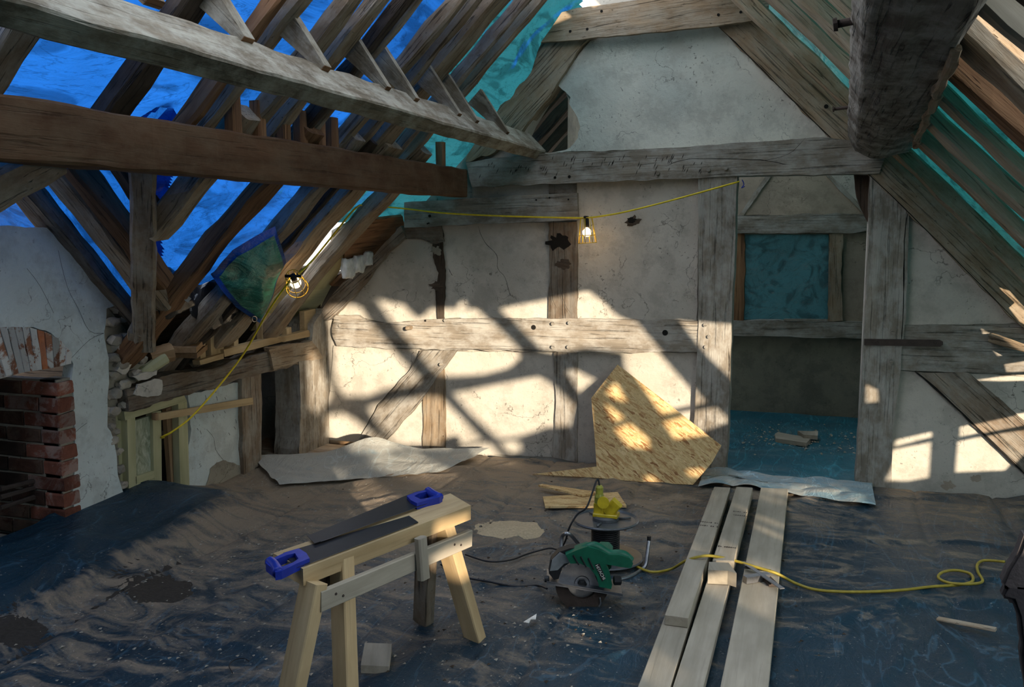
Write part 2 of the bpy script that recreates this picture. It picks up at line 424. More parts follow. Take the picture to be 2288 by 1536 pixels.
def rough_edges(pts, seg, amp):
    out = []; n = len(pts); s0 = random.random() * 50
    for i in range(n):
        a = Vector(pts[i]); b = Vector(pts[(i + 1) % n]); d = b - a; L = d.length
        if L < 1e-5: continue
        nr = Vector((-d.y, d.x)) / L; k = max(1, int(L / seg))
        for j in range(k):
            p = a + d * (j / k)
            r = amp * 2.2 * noise.noise(Vector((p.x * 9 + s0, p.y * 9, 0))) if j else amp * noise.noise(Vector((p.x * 9 + s0, p.y * 9, 0)))
            r += amp * (.8 * noise.noise(Vector((p.x * 40 + s0, p.y * 40, 5))))
            out.append(p + nr * r)
    return out
def prism(name, pts3, nrm, th_, mat, parent=None, grain=None, seg=0, amp=0, holes=(), **k):
    """flat piece: outline pts3 is its visible face; thickness runs to -nrm"""
    pts3 = [Vector(p) for p in pts3]; nrm = Vector(nrm).normalized()
    c = sum(pts3, Vector()) / len(pts3)
    if grain is None:
        grain = max(((pts3[(i + 1) % len(pts3)] - pts3[i]) for i in range(len(pts3))), key=lambda d: d.length)
    mt = frame(c, grain, nrm); inv = mt.inverted()
    P2 = [(inv @ p).to_2d() for p in pts3]
    if seg: P2 = rough_edges(P2, seg, amp)
    loops = [P2] + [[(inv @ Vector(p)).to_2d() for p in h] for h in holes]
    allp = []; edges = []
    for lp in loops:
        b0 = len(allp); allp += lp; edges += [(b0 + i, b0 + (i + 1) % len(lp)) for i in range(len(lp))]
    if holes:
        r = delaunay_2d_cdt([Vector(p) for p in allp], edges, [list(range(len(P2)))], 1, 1e-6)
        V, Fc = r[0], r[2]
        def inside(p, poly):
            x, y = p; c_ = False; j = len(poly) - 1
            for i in range(len(poly)):
                if (poly[i][1] > y) != (poly[j][1] > y) and x < (poly[j][0] - poly[i][0]) * (y - poly[i][1]) / (poly[j][1] - poly[i][1]) + poly[i][0]: c_ = not c_
                j = i
            return c_
        tri = []
        for f in Fc:
            cc = sum((V[i] for i in f), Vector((0, 0))) / len(f)
            if not any(inside(cc, lp) for lp in loops[1:]) and inside(cc, P2): tri.append(tuple(f))
    else:
        V = allp; tri = [tuple(t) for t in tessellate_polygon([[Vector((p[0], p[1], 0)) for p in P2]])]
    n = len(V)
    vs = [(p[0], p[1], 0) for p in V] + [(p[0], p[1], -th_) for p in V]
    cnt = {}
    for t in tri:
        for i in range(len(t)):
            e_ = (t[i], t[(i + 1) % len(t)]); cnt[frozenset(e_)] = cnt.get(frozenset(e_), []) + [e_]
    fs = list(tri) + [tuple(x + n for x in reversed(t)) for t in tri]
    for v_ in cnt.values():
        if len(v_) == 1: a, b = v_[0]; fs.append((b, a, a + n, b + n))
    return link(name, mesh(name, vs, fs), mat, parent, mt, **k)

def wprism(name, px, off, th_, mat, parent=None, grain=None, seg=.05, amp=.004, Y=YW, **k):
    yy = Y - off
    g = None if grain is None else Vector((grain[0], 0, grain[1]))
    return prism(name, [Yp(x, y, yy) for x, y in px], (0, -1, 0), th_, mat, parent, g, seg, amp, **k)
def xprism(name, px, off, th_, mat, parent=None, grain=None, seg=.05, amp=.004, X=XL, **k):
    g = None if grain is None else Vector((0, grain[0], grain[1]))
    return prism(name, [Xp(x, y, X + off) for x, y in px], (1, 0, 0), th_, mat, parent, g, seg, amp, **k)

def catmull(P, n=8, closed=False):
    P = [Vector(p) for p in P]; out = []
    N = len(P)
    for i in range(N if closed else N - 1):
        p0 = P[(i - 1) % N] if closed or i else P[0]; p1 = P[i]; p2 = P[(i + 1) % N]
        p3 = P[(i + 2) % N] if closed or i + 2 < N else P[-1]
        for k in range(n):
            t = k / n
            out.append(.5 * ((2 * p1) + (p2 - p0) * t + (2 * p0 - 5 * p1 + 4 * p2 - p3) * t * t + (3 * p1 - p0 - 3 * p2 + p3) * t ** 3))
    if not closed: out.append(P[-1])
    return out
def tube_geo(pts, r, sides=8, closed=False, base=0):
    vs = []; fs = []; n = len(pts); up = Vector((0, 0, 1)); prev = None
    for i, p in enumerate(pts):
        a = pts[(i - 1) % n] if closed or i else pts[0]; b = pts[(i + 1) % n] if closed or i < n - 1 else pts[-1]
        d = (b - a).normalized()
        if prev is None: prev = up if abs(d.dot(up)) < .9 else Vector((1, 0, 0))
        x = (prev - d * prev.dot(d)).normalized(); prev = x; y = d.cross(x)
        for k in range(sides):
            t = 2 * math.pi * k / sides; vs.append(p + x * math.cos(t) * r + y * math.sin(t) * r)
    for i in range(n if closed else n - 1):
        a = base + i * sides; b = base + ((i + 1) % n) * sides
        for k in range(sides): fs.append((a + k, a + (k + 1) % sides, b + (k + 1) % sides, b + k))
    if not closed:
        fs.append(tuple(base + k for k in range(sides - 1, -1, -1))); fs.append(tuple(base + (n - 1) * sides + k for k in range(sides)))
    return vs, fs
def tube(name, pts, r, mat, parent=None, sides=8, smooth_n=8, closed=False, **k):
    pts = [Vector(p) for p in pts]
    if smooth_n: pts = catmull(pts, smooth_n, closed)
    o = Vector(pts[0]); vs, fs = tube_geo([p - o for p in pts], r, sides, closed)
    return link(name, mesh(name, vs, fs, True), mat, parent, Matrix.Translation(o), **k)
def lathe(name, prof, c, mat, parent=None, sides=32, axis=(0, 0, 1), smooth=False, **k):
    vs = []; fs = []; n = len(prof)
    for r, z in prof:
        for j in range(sides): t = 2 * math.pi * j / sides; vs.append((r * math.cos(t), r * math.sin(t), z))
    for i in range(n - 1):
        for j in range(sides): fs.append((i * sides + j, i * sides + (j + 1) % sides, (i + 1) * sides + (j + 1) % sides, (i + 1) * sides + j))
    fs.append(tuple(range(sides - 1, -1, -1))); fs.append(tuple((n - 1) * sides + j for j in range(sides)))
    q = Vector(axis).to_track_quat('Z', 'Y').to_matrix().to_4x4(); q.translation = Vector(c)
    return link(name, mesh(name, vs, fs, smooth), mat, parent, q, **k)
def grid(name, fn, nu, nv, mat, parent=None, keep=None, smooth=True, thick=0, **k):
    vs = [fn(i / nu, j / nv) for j in range(nv + 1) for i in range(nu + 1)]
    fs = []
    for j in range(nv):
        for i in range(nu):
            a = j * (nu + 1) + i; f = (a, a + 1, a + nu + 2, a + nu + 1)
            if keep is None or keep(sum((Vector(vs[x]) for x in f), Vector()) / 4): fs.append(f)
    me = bpy.data.meshes.new(name); me.from_pydata([tuple(v) for v in vs], [], fs); me.update()
    bm = bmesh.new(); bm.from_mesh(me)
    bmesh.ops.delete(bm, geom=[v for v in bm.verts if not v.link_faces], context='VERTS')
    bm.to_mesh(me); bm.free()
    for p in me.polygons: p.use_smooth = smooth
    return link(name, me, mat, parent, **k)
nz = lambda x, y, z=0: noise.noise(Vector((x, y, z)))
def ell(t): return max(0.0, min(1.0, t))
def sst(a, b, x): t = ell((x - a) / (b - a)); return t * t * (3 - 2 * t)

# ================================================================== SETTING
# ---- floor
fl = link('floor', mesh('floor', [(x, y, z) for z in (-.10, -.03) for y in (-5, 8.2) for x in (-4.6, 2.7)], [(0, 1, 3, 2), (4, 5, 7, 6), (0, 1, 5, 4), (2, 3, 7, 6), (0, 2, 6, 4), (1, 3, 7, 5)]), 'void', kind='structure')
for i in range(9):     # bare boards in the gable corner
    y0 = 5.0 + i * .1
    beam('floor_board', (-3.9, y0 + .05, -.0125), (-2.2, y0 + .05, -.0125), .096, .028, 'board_floor', fl, rough=.001, ch=.003)

# ---- gable wall
wb = wprism('wall_back', [(560, 1120), (560, 700), (720, 700), (890, 520), (1040, 350), (1150, 215), (1255, 140), (1310, 60), (1310, -40), (1610, -40), (1640, 60), (1990, 350), (2480, 870), (2480, 1160), (1912, 1092), (1945, 388), (1645, 394), (1620, 1058)], -.03, .13, 'plaster', seg=0,
            holes=[[Yp(x, y, YW + .03) for x, y in ((1160, 335), (1185, 280), (1225, 215), (1246, 188), (1262, 203), (1274, 232), (1291, 262), (1299, 285), (1294, 308), (1273, 333), (1228, 342))]], kind='structure')
def WP(name, px, mat='oak_grey', off=.0, th_=.07, seg=.04, amp=.004, grain=None, **k): return wprism(name, px, off, th_, mat, wb, grain, seg, amp, **k)
def PP(px, mat='plaster', off=-.012, **k): return WP('plaster_panel', px, mat, off, .03, .03, .004, **k)
# gable plaster above the tie beam, its left edge broken away
PP([(1318, 92), (1400, 78), (1605, 56), (1700, 152), (1852, 306), (1500, 331), (1300, 338), (1243, 341), (1272, 331), (1292, 308), (1297, 285), (1290, 262), (1272, 232), (1275, 218), (1264, 206), (1248, 192), (1255, 172)], 'plaster_top')
PP([(1055, 415), (1232, 409), (1232, 436), (1055, 446)], 'plaster')
PP([(742, 716), (800, 640), (885, 532), (985, 540), (990, 712), (860, 722), (800, 708)])
PP([(985, 503), (1230, 497), (1228, 712), (990, 712)])
PP([(1288, 406), (1562, 398), (1560, 560), (1558, 720), (1290, 714)])
PP([(745, 772), (940, 782), (912, 832), (842, 906), (822, 946), (798, 990), (728, 1010), (735, 900)])
PP([(938, 900), (946, 895), (946, 1012), (840, 1000)])
PP([(1000, 785), (1242, 788), (1240, 1022), (992, 1012), (990, 830)])
PP([(1288, 788), (1560, 788), (1548, 1060), (1286, 1035)])
PP([(2005, 445), (2275, 722), (2010, 728), (2020, 560)], 'plaster_tan' if 0 else 'plaster')
PP([(1995, 826), (2048, 832), (2290, 1060), (2340, 1110), (2340, 1150), (1990, 1100)])
PP([(2160, 832), (2480, 860), (2480, 1100), (2340, 985)])
PP([(2300, 740), (2275, 722), (2480, 900), (2480, 730)])
# timbers of the frame
tie = WP('tie_beam', [(1040, 362), (1140, 350), (1230, 343), (1400, 336), (1500, 330), (1850, 306), (1985, 330), (1965, 388), (1645, 393), (1560, 398), (1280, 409), (1055, 418)], 'oak_grey', .045, .12, grain=(1, .03))
WP('stud', [(1226, 408), (1288, 406), (1287, 432), (1226, 436)], 'oak', .006)
WP('stud', [(1225, 497), (1288, 495), (1290, 600), (1290, 716), (1225, 714), (1228, 600)], 'oak', .006, amp=.006)
WP('stud', [(970, 525), (990, 520), (992, 714), (978, 714), (972, 650), (980, 610), (966, 575)], 'oak_dark', .004, amp=.007, seg=.02)
WP('rail', [(884, 508), (985, 505), (992, 540), (975, 545), (930, 532), (888, 532)], 'oak', .006, amp=.006, seg=.02)
WP('rail', [(745, 704), (800, 706), (815, 718), (860, 723), (985, 713), (1290, 712), (1562, 718), (1562, 789), (1450, 788), (1290, 788), (1050, 783), (850, 778), (752, 773), (742, 745)], 'oak_grey', .022, .09, grain=(1, 0), amp=.005, seg=.03)
WP('post', [(1560, 395), (1646, 393), (1642, 560), (1634, 720), (1629, 900), (1621, 1060), (1547, 1045), (1553, 900), (1561, 700)], 'oak_grey', .03, .16, grain=(0, 1), amp=.003)
WP('stud', [(1237, 788), (1290, 788), (1290, 900), (1290, 1034), (1234, 1022), (1242, 900)], 'oak_grey', .006)
WP('stud', [(944, 860), (992, 826), (996, 920), (993, 1014), (944, 1006), (946, 930)], 'oak_tan', .006)
WP('brace', [(938, 784), (1020, 783), (988, 828), (940, 898), (858, 990), (845, 1004), (796, 992), (824, 945), (845, 905), (915, 828)], 'oak_grey', .012)
WP('post', [(1943, 386), (1960, 340), (2008, 330), (2032, 470), (2024, 700), (2012, 830), (1995, 960), (1992, 1100), (1911, 1092), (1922, 900), (1930, 760), (1940, 560)], 'oak_grey', .028, .17, grain=(0, 1), amp=.003)
WP('jamb_brace', [(1908, 388), (1948, 386), (1944, 505), (1930, 480), (1914, 440)], 'oak_dark', -.08, .05)
WP('rail', [(2012, 726), (2150, 728), (2480, 742), (2480, 850), (2250, 836), (2010, 827)], 'oak_grey', .01, .09, grain=(1, 0))
WP('brace', [(2046, 831), (2165, 833), (2340, 985), (2440, 1080), (2400, 1150), (2290, 1060)], 'oak', .006)
WP('principal_rafter', [(1603, 57), (1725, 41), (1775, 80), (1900, 208), (2037, 345), (2281, 625), (2480, 840), (2480, 930), (2275, 724), (1988, 435), (1850, 304)], 'oak_tan', .035, .13, amp=.005, grain=(1, -.98))
WP('principal_rafter', [(1212, 92), (1330, 60), (1300, 100), (1257, 168), (1215, 232), (1160, 300), (1095, 345), (1040, 362), (1070, 300), (1101, 262), (1118, 236), (1140, 222), (1152, 200), (1180, 170), (1198, 128)], 'oak_tan', .03, .13, seg=.03, amp=.008, grain=(1, .98))
lower_edge = WP('verge_board', [(895, 505), (905, 530), (855, 580), (800, 650), (742, 712), (716, 722), (712, 700), (760, 640), (830, 575)], 'oak', .03, .08, amp=.006, seg=.03)
def peg(px, py, off, r, mat, name='peg', dep=.012, parent=wb):
    p = Yp(px, py, YW - off - dep * .5)
    return lathe(name, [(r, -dep / 2), (r * .96, dep / 2)], p, mat, parent, 10, (0, -1, 0))
for x, y in ((1210, 372), (1470, 387), (1583, 380), (1622, 376), (760, 728), (1235, 724), (1272, 722), (1235, 776), (1270, 776), (1575, 727), (1584, 753), (1577, 776), (995, 716), (2055, 810), (2100, 811), (1992, 808), (1995, 745), (958, 840), (985, 815)):
    peg(x, y, .046 if y < 400 else .03, .012, 'oak_grey')
peg(914, 733, .022, .016, 'oak_tan', dep=.06)
for x, y, r in ((1192, 732, .017), (950, 717, .008), (1247, 465, .016), (960, 483, .011), (955, 500, .006), (1228, 442, .007), (1272, 395, .01), (1240, 397, .009), (1486, 744, .019), (1846, 238, .013)):
    peg(x, y, .047 if y < 500 and x > 1200 or x == 1247 else (.052 if y < 505 else .023), r, 'hole', 'peg_hole', .002)
def ribbon(name, px, w_, off, mat, parent, Y=YW):
    """a crack: a narrow dark gap following the path"""
    P = [Yp(x, y, Y - off) for x, y in px]; P = catmull(P, 4); out = []; n = len(P)
    for i, p in enumerate(P):
        d = (P[min(i + 1, n - 1)] - P[max(i - 1, 0)]); d.normalize(); s_ = Vector((-d.z, 0, d.x))
        ww = w_ * (.4 + .8 * abs(nz(i * .7, px[0][0]))) * min(1, .3 + min(i, n - 1 - i) * .3)
        j = nz(i * 1.3, px[0][1]) * .004
        out.append((p + s_ * (ww + j), p - s_ * (ww - j)))
    vs = [v for a in out for v in a]; fs = [(2 * i, 2 * i + 1, 2 * i + 3, 2 * i + 2) for i in range(n - 1)]
    return link(name, mesh(name, vs, fs), mat, parent)
for px, ww in (([(1068, 505), (1082, 540), (1110, 570), (1112, 600), (1128, 620), (1140, 660), (1137, 650)], .0025), ([(2030, 470), (2022, 520), (2020, 600), (2018, 700), (2014, 760)], .005),
               ([(1240, 408), (1232, 640), (1245, 690)], .002), ([(1250, 640), (1262, 680), (1275, 700)], .002), ([(1002, 600), (1008, 612), (1012, 616)], .003)):
    ribbon('crack', px, ww, -.0105 if px[0][0] < 1200 else .0285, 'hole', wb)
ribbon('crack', [(1488, 372), (1530, 357), (1600, 355), (1700, 358), (1760, 368)], .003, .0455, 'hole', wb)
ribbon('split', [(2044, 830), (2090, 868), (2150, 925), (2220, 992), (2292, 1062)], .011, .0065, 'hole', wb)
ribbon('split', [(1604, 57), (1700, 152), (1850, 303), (1988, 434), (2130, 575), (2276, 724)], .005, .036, 'hole', wb)
ribbon('split', [(2040, 345), (2120, 440), (2200, 530), (2281, 625)], .004, .036, 'hole', wb)
ribbon('crack', [(1700, 360), (1760, 345), (1800, 308)], .002, .0455, 'hole', wb)
# adze marks in the tie beam
vs = []; fs = []
for k in range(64):
    if k < 46: x = 1225 + random.random() * 345; y = 352 + random.random() * 42 - (x - 1240) * .02
    else: x = 1070 + random.random() * 160; y = 365 + random.random() * 30
    p = Yp(x, y, YW - .0458); a = .28 + random.random() * .2; l_ = .012 + random.random() * .016; w2 = .0022
    d = Vector((math.sin(a), 0, math.cos(a))) * l_; s_ = Vector((d.z, 0, -d.x)).normalized() * w2
    b = len(vs); vs += [p - d, p + s_, p + d, p - s_]; fs.append((b, b + 1, b + 2, b + 3))
link('adze_marks', mesh('adze_marks', vs, fs), 'hole', tie, kind='stuff')
# broken patches in the plaster
def blot(px, py, r, mat, off=-.0105, name='broken_plaster', parent=wb, Y=YW):
    c = Yp(px, py, Y - off); s0 = random.random() * 50
    pts = [c + Vector((math.cos(t) * r, 0, math.sin(t) * r * .7)) * (1 + .7 * nz(math.cos(t) * 2 + s0, math.sin(t) * 2)) for t in [2 * math.pi * i / 22 for i in range(22)]]
    return prism(name, pts, (0, -1, 0), .002, mat, parent, seg=0)
blot(1415, 494, .045, 'oak_dark', -.0095); blot(1410, 492, .028, 'hole', -.0075)
blot(1248, 540, .07, 'hole', .008); blot(1258, 590, .05, 'oak_dark', .008)
blot(975, 560, .04, 'rubble', .006); blot(975, 640, .045, 'oak_dark', .006)
blot(2180, 1070, .03, 'plaster_tan', -.0095); blot(2120, 1085, .04, 'plaster_tan', -.0095)

# boards nailed across the gable
def nailed(o, pts, Y, r=.007):
    for x, y in pts: lathe('nail_hole', [(r, 0), (r * .9, .003)], Yp(x, y, Y - .0005), 'hole', o, 8, (0, -1, 0))
cb = wprism('collar_board', [(1208, 95), (1232, 62), (1255, 28), (1290, 18), (1500, -10), (1720, -38), (1716, 41), (1600, 58), (1400, 78)], .09, .035, 'oak_tan', None, (1, .08), .06, .003)
tag(cb, 'wide weathered board nailed across the top of the gable', 'board')
nailed(cb, ((1274, 70), (1312, 65), (1344, 25), (1605, 33), (1655, 27)), YW - .09, .009)
sb = wprism('long_board', [(903, 452), (1055, 443), (1150, 437), (1290, 431), (1292, 492), (1050, 502), (903, 509)], .05, .035, 'oak_grey', None, (1, .03), .06, .003)
tag(sb, 'grey board nailed flat on the gable under the yellow cable', 'board')
nailed(sb, ((1270, 446), (1228, 442), (958, 499), (1198, 447)), YW - .05, .006)

# ---- left knee wall, facing the room
wl = xprism('wall_left', [(420, 900), (560, 865), (560, 1062), (420, 1120)], -.03, .1, 'plaster_blue', kind='structure', seg=0)
def XP(name, px, mat, off=.0, th_=.08, par=None, **k): return xprism(name, px, off, th_, mat, par or wl, **k)
XP('plaster_panel', [(420, 885), (548, 850), (545, 1060), (540, 1065), (420, 1118), (418, 1010), (428, 960), (425, 920)], 'plaster_blue', 0, .05, seg=.03, amp=.006)
XP('wall_plate', [(283, 872), (370, 842), (460, 828), (560, 800), (640, 778), (722, 752), (722, 800), (600, 832), (540, 848), (430, 880), (290, 920)], 'oak', .05, .14, seg=.03, amp=.007, grain=(1, 0))
XP('plate_end', [(600, 778), (697, 762), (722, 800), (668, 808), (612, 828), (606, 800)], 'oak_tan', .07, .04, seg=.03, amp=.006, grain=(1, 0))
XP('post', [(540, 846), (583, 833), (586, 900), (583, 1040), (545, 1062), (542, 960)], 'oak', .03, .14, seg=.04, amp=.005, grain=(0, 1))
XP('corner_post', [(668, 806), (697, 762), (700, 725), (724, 690), (752, 720), (752, 1012), (668, 1045), (672, 900)], 'oak_grey', .055, .2, seg=.04, amp=.006, grain=(0, 1))
XP('mortar_patch', [(308, 858), (345, 846), (362, 850), (360, 880), (330, 888), (300, 882)], 'plaster', .056, .01, seg=.02, amp=.006)
XP('mortar_patch', [(296, 842), (352, 828), (350, 840), (310, 850)], 'plaster', .056, .01, seg=.02, amp=.006)
XP('broken_plaster', [(470, 1048), (500, 1028), (538, 1040), (540, 1064), (500, 1080), (460, 1092)], 'rubble', .004, .01, seg=.02, amp=.008)
def xribbon(px, w_, off):
    P = catmull([Xp(x, y, XL + off) for x, y in px], 3); out = []
    for i, p in enumerate(P):
        d = (P[min(i + 1, len(P) - 1)] - P[max(i - 1, 0)]).normalized(); s_ = Vector((0, -d.z, d.y)) * w_ * (.5 + abs(nz(i, 3)))
        out += [p + s_, p - s_]
    link('crack', mesh('crack', out, [(2 * i, 2 * i + 1, 2 * i + 3, 2 * i + 2) for i in range(len(P) - 1)]), 'hole', wl)
xribbon([(462, 960), (478, 980), (482, 1005), (500, 1030)], .002, .002)
for i in range(14):
    x = 432 + random.random() * 100; y = 880 + random.random() * 90; 
    xribbon([(x, y), (x + 3, y + 5 + random.random() * 5)], .003, .002)
# void behind the knee wall, dark
vs = [(-4.5, 3.9, -.03), (-4.5, 6.05, -.03), (-4.5, 3.9, 1.3), (-4.5, 6.05, 1.3), (-3.5, 3.9, -.03), (-3.5, 6.05, -.03), (-3.5, 3.9, 1.3), (-3.5, 6.05, 1.3)]
ve = link('wall_eaves', mesh('wall_eaves', vs, [(0, 1, 3, 2), (0, 2, 6, 4), (1, 3, 7, 5)]), 'oak_dark', kind='structure')
for i in range(-3, 10):    # back boarding of the eaves
    beam('eaves_board', (-3.62 - i * .09, 3.95, 1.0 - i * .092), (-3.62 - i * .09, 6.0, 1.0 - i * .092), .145, .02, 'oak_dark', ve, up=(-1, 0, 1), rough=.002)

# new pine frame in the knee wall
nf = empty('stud_frame', Xp(345, 1112), 'new pale green pine stud frame in the left wall beside the chimney', 'frame')
def NF(name, px, mat='pine_green', off=.02, th_=.045, **k): return xprism(name, px, off, th_, mat, nf, seg=0, **k)
NF('top_rail', [(277, 921), (412, 884), (418, 897), (280, 940)], off=.03)
NF('stud', [(290, 938), (301, 935), (318, 1116), (306, 1118)] if 0 else [(284, 935), (302, 930), (306, 1120), (289, 1122)])
NF('stud', [(341, 922), (360, 918), (362, 1114), (345, 1116)])
NF('stud', [(398, 903), (418, 898), (424, 1108), (404, 1110)])
NF('stud', [(371, 914), (398, 904), (404, 1110), (385, 1112)], off=-.03, th_=.03, mat='ply')
NF('stud', [(258, 928), (286, 934), (291, 1122), (272, 1118)], off=-.02, th_=.04)
NF('insulation', [(302, 940), (342, 928), (345, 1055), (305, 1068)], 'insul', .0, .02)
NF('noggin', [(303, 1066), (345, 1052), (346, 1068), (304, 1082)])
NF('short_stud', [(304, 1082), (315, 1079), (317, 1118), (305, 1120)])
NF('short_stud', [(332, 1073), (345, 1069), (346, 1115), (334, 1116)])
NF('backing_board', [(315, 1079), (332, 1073), (334, 1116), (317, 1118)], off=-.01, th_=.01)
NF('block', [(348, 925), (357, 923), (358, 938), (349, 940)], 'ply', .05, .03)
bt = xprism('loose_batten', [(355, 925), (565, 889), (566, 904), (356, 940)], .06, .02, 'pine', None, seg=0)
tag(bt, 'narrow orange pine batten fixed across the left stud frame', 'batten')
# sole plate and short studs at the eaves
ef = empty('short_stud_frame', (-3.5, 5.0, .76), 'new pine sole plates and short studs on top of the old wall plate', 'frame')
def EF(name, px, off=0, th_=.05, mat='pine', X=XL - .02): return xprism(name, px, off, th_, mat, ef, seg=0, X=X)
EF('sole_plate', [(446, 806), (500, 790), (500, 802), (448, 816)], .06); EF('sole_plate', [(500, 782), (618, 752), (640, 756), (640, 762), (502, 798)], .055, mat='pine')
EF('sole_plate', [(620, 756), (690, 738), (696, 752), (632, 765)], .055)
for a in ([(447, 752), (458, 748), (460, 803), (448, 806)], [(470, 735), (486, 730), (488, 797), (472, 801)], [(486, 728), (499, 724), (500, 793), (488, 797)],
          [(522, 724), (532, 722), (533, 780), (523, 782)], [(584, 706), (604, 700), (606, 755), (586, 760)], [(605, 702), (617, 700), (619, 752), (606, 755)],
          [(640, 735), (651, 731), (652, 752), (641, 755)], [(680, 696), (705, 690), (706, 735), (681, 740)]):
    EF('stud', a, .03, .04)
xprism('backing_board', [(440, 700), (600, 640), (604, 700), (560, 715), (500, 740), (445, 760)], -.02, .02, 'oak_dark', ef, seg=0, X=XL - .08)

# ---- chimney breast with fireplace (plane a little proud of the knee wall)
XC = XL + .03
cw = xprism('wall_chimney', [(-330, 500), (118, 508), (160, 556), (214, 625), (240, 660), (255, 685), (238, 690), (232, 742), (243, 800), (240, 900), (240, 955), (258, 1000), (262, 1050), (275, 1100), (275, 1170), (165, 1215), (166, 905), (160, 850), (163, 815), (140, 770), (115, 745), (60, 732), (-330, 745)], 0, .06, 'plaster_blue', None, None, .03, .006, X=XC, kind='structure')
ribs = []
for px in ([(130, 560), (150, 640), (175, 690), (200, 740), (232, 745)], [(232, 745), (200, 760), (160, 800)], [(60, 600), (90, 640), (120, 700)], [(195, 945), (170, 965), (166, 980)]):
    P = catmull([Xp(x, y, XC + .0015) for x, y in px], 3); out = []
    for i, p in enumerate(P):
        d = (P[min(i + 1, len(P) - 1)] - P[max(i - 1, 0)]).normalized(); s_ = Vector((0, -d.z, d.y)) * .0018 * (.5 + abs(nz(i, 3)))
        out += [p + s_, p - s_]
    link('crack', mesh('crack', out, [(2 * i, 2 * i + 1, 2 * i + 3, 2 * i + 2) for i in range(len(P) - 1)]), 'hole', cw)
# broken rubble edge to the right of the plaster
xprism('rubble_core', [(232, 690), (262, 665), (292, 735), (330, 790), (322, 838), (286, 870), (286, 925), (262, 935), (268, 1120), (240, 1120)], -.05, .12, 'rubble', cw, None, .03, .012, X=XC)
stones = [(262, 690, .035), (252, 720, .04), (278, 712, .03), (300, 760, .03), (258, 760, .045), (285, 775, .04), (250, 800, .04), (272, 815, .045), (252, 840, .035), (275, 860, .04), (302, 835, .035), (318, 805, .03), (256, 880, .045), (276, 905, .03), (252, 920, .04), (250, 985, .035), (262, 1010, .03), (266, 1050, .035), (272, 1085, .03), (246, 955, .03), (258, 965, .025)]
for x, y, r in stones:
    c = Xp(x, y, XC - .02); vs = []; s0 = random.random() * 40
    bm = bmesh.new(); bmesh.ops.create_icosphere(bm, subdivisions=2, radius=1)
    for v in bm.verts:
        n_ = 1 + .35 * nz(v.co.x * 1.4 + s0, v.co.y * 1.4, v.co.z * 1.4)
        v.co = Vector((max(-.8, min(.8, v.co.x)) * r * .9, max(-.8, min(.8, v.co.y)) * r * 1.15, max(-.75, min(.75, v.co.z)) * r * .8)) * n_
    me = bpy.data.meshes.new('stone'); bm.to_mesh(me); bm.free()
    link('stone', me, 'stone', cw, Matrix.Translation(c))
xprism('plaster_patch', [(265, 770), (285, 745), (312, 752), (318, 790), (300, 812), (280, 835), (262, 830), (272, 800)], .0, .05, 'plaster', cw, None, .02, .008, X=XC)
# brick jamb: corner bricks show two faces
JY = Xp(128, 900, XC).y                    # corner line of the fireplace jamb
JE = Xp(166, 900, XC).y
bh, joint = .066, .012
prism('mortar_core', [Vector((XC - .010, y, z)) for y, z in ((JY + .012, .0), (JE, .0), (JE, .87), (JY + .012, .87))], (1, 0, 0), .10, 'rubble', cw, seg=0)
n_c = 12
for k in range(n_c):
    z = .865 - (k + 1) * (bh + joint) + joint / 2
    wd = (.012 if k % 2 else 0)
    mat = 'brick' if k < 9 else 'brick_white'
    if k == n_c - 1: mat = 'brick_orange'
    jx = random.uniform(-.004, .004)
    rough_l = .11 if k % 2 else .21
    beam('brick', (XC + .004 + jx, (JY + JE) / 2 - wd * .2, z + bh / 2), (XC - rough_l, (JY + JE) / 2, z + bh / 2), JE - JY - .004, bh, mat, cw, rough=.003, seg=4, ch=.006)
    x0 = XC - rough_l - joint; ln = .215
    while x0 > XC - .55:
        beam('brick', (x0, JY + .05, z + bh / 2), (x0 - ln + joint, JY + .05, z + bh / 2), .1, bh, 'brick_soot' if k > 1 or x0 < XC - .2 else 'brick', cw, rough=.003, seg=4, ch=.006)
        x0 -= ln
prism('mortar_core', [Vector((XC - .02, JY + .012, z)) for z in (0, .87)] + [Vector((XC - .62, JY + .012, z)) for z in (.87, 0)], (0, -1, 0), .05, 'rubble', cw, seg=0)
# fireplace hollow
vs = [(XC - .62, 2.2, -.03), (XC - .62, JY + .1, -.03), (XC - .62, 2.2, 1.2), (XC - .62, JY + .1, 1.2), (XC - .06, 2.2, 1.2), (XC - .06, JY + .1, 1.2), (XC - .06, 2.2, -.03)]
link('fireplace_back', mesh('fireplace_back', vs, [(0, 1, 3, 2), (2, 3, 5, 4), (0, 2, 4, 6)]), 'brick_soot', cw)
for k in range(11):    # bricks of the fireplace back
    z = .06 + k * .078
    for j in range(6):
        y0 = 2.3 + j * .22 + (.11 if k % 2 else 0)
        if y0 + .2 < JY: beam('brick', (XC - .605, y0, z + .033), (XC - .605, y0 + .205, z + .033), .03, .066, 'brick_soot', cw, rough=.003, seg=2)
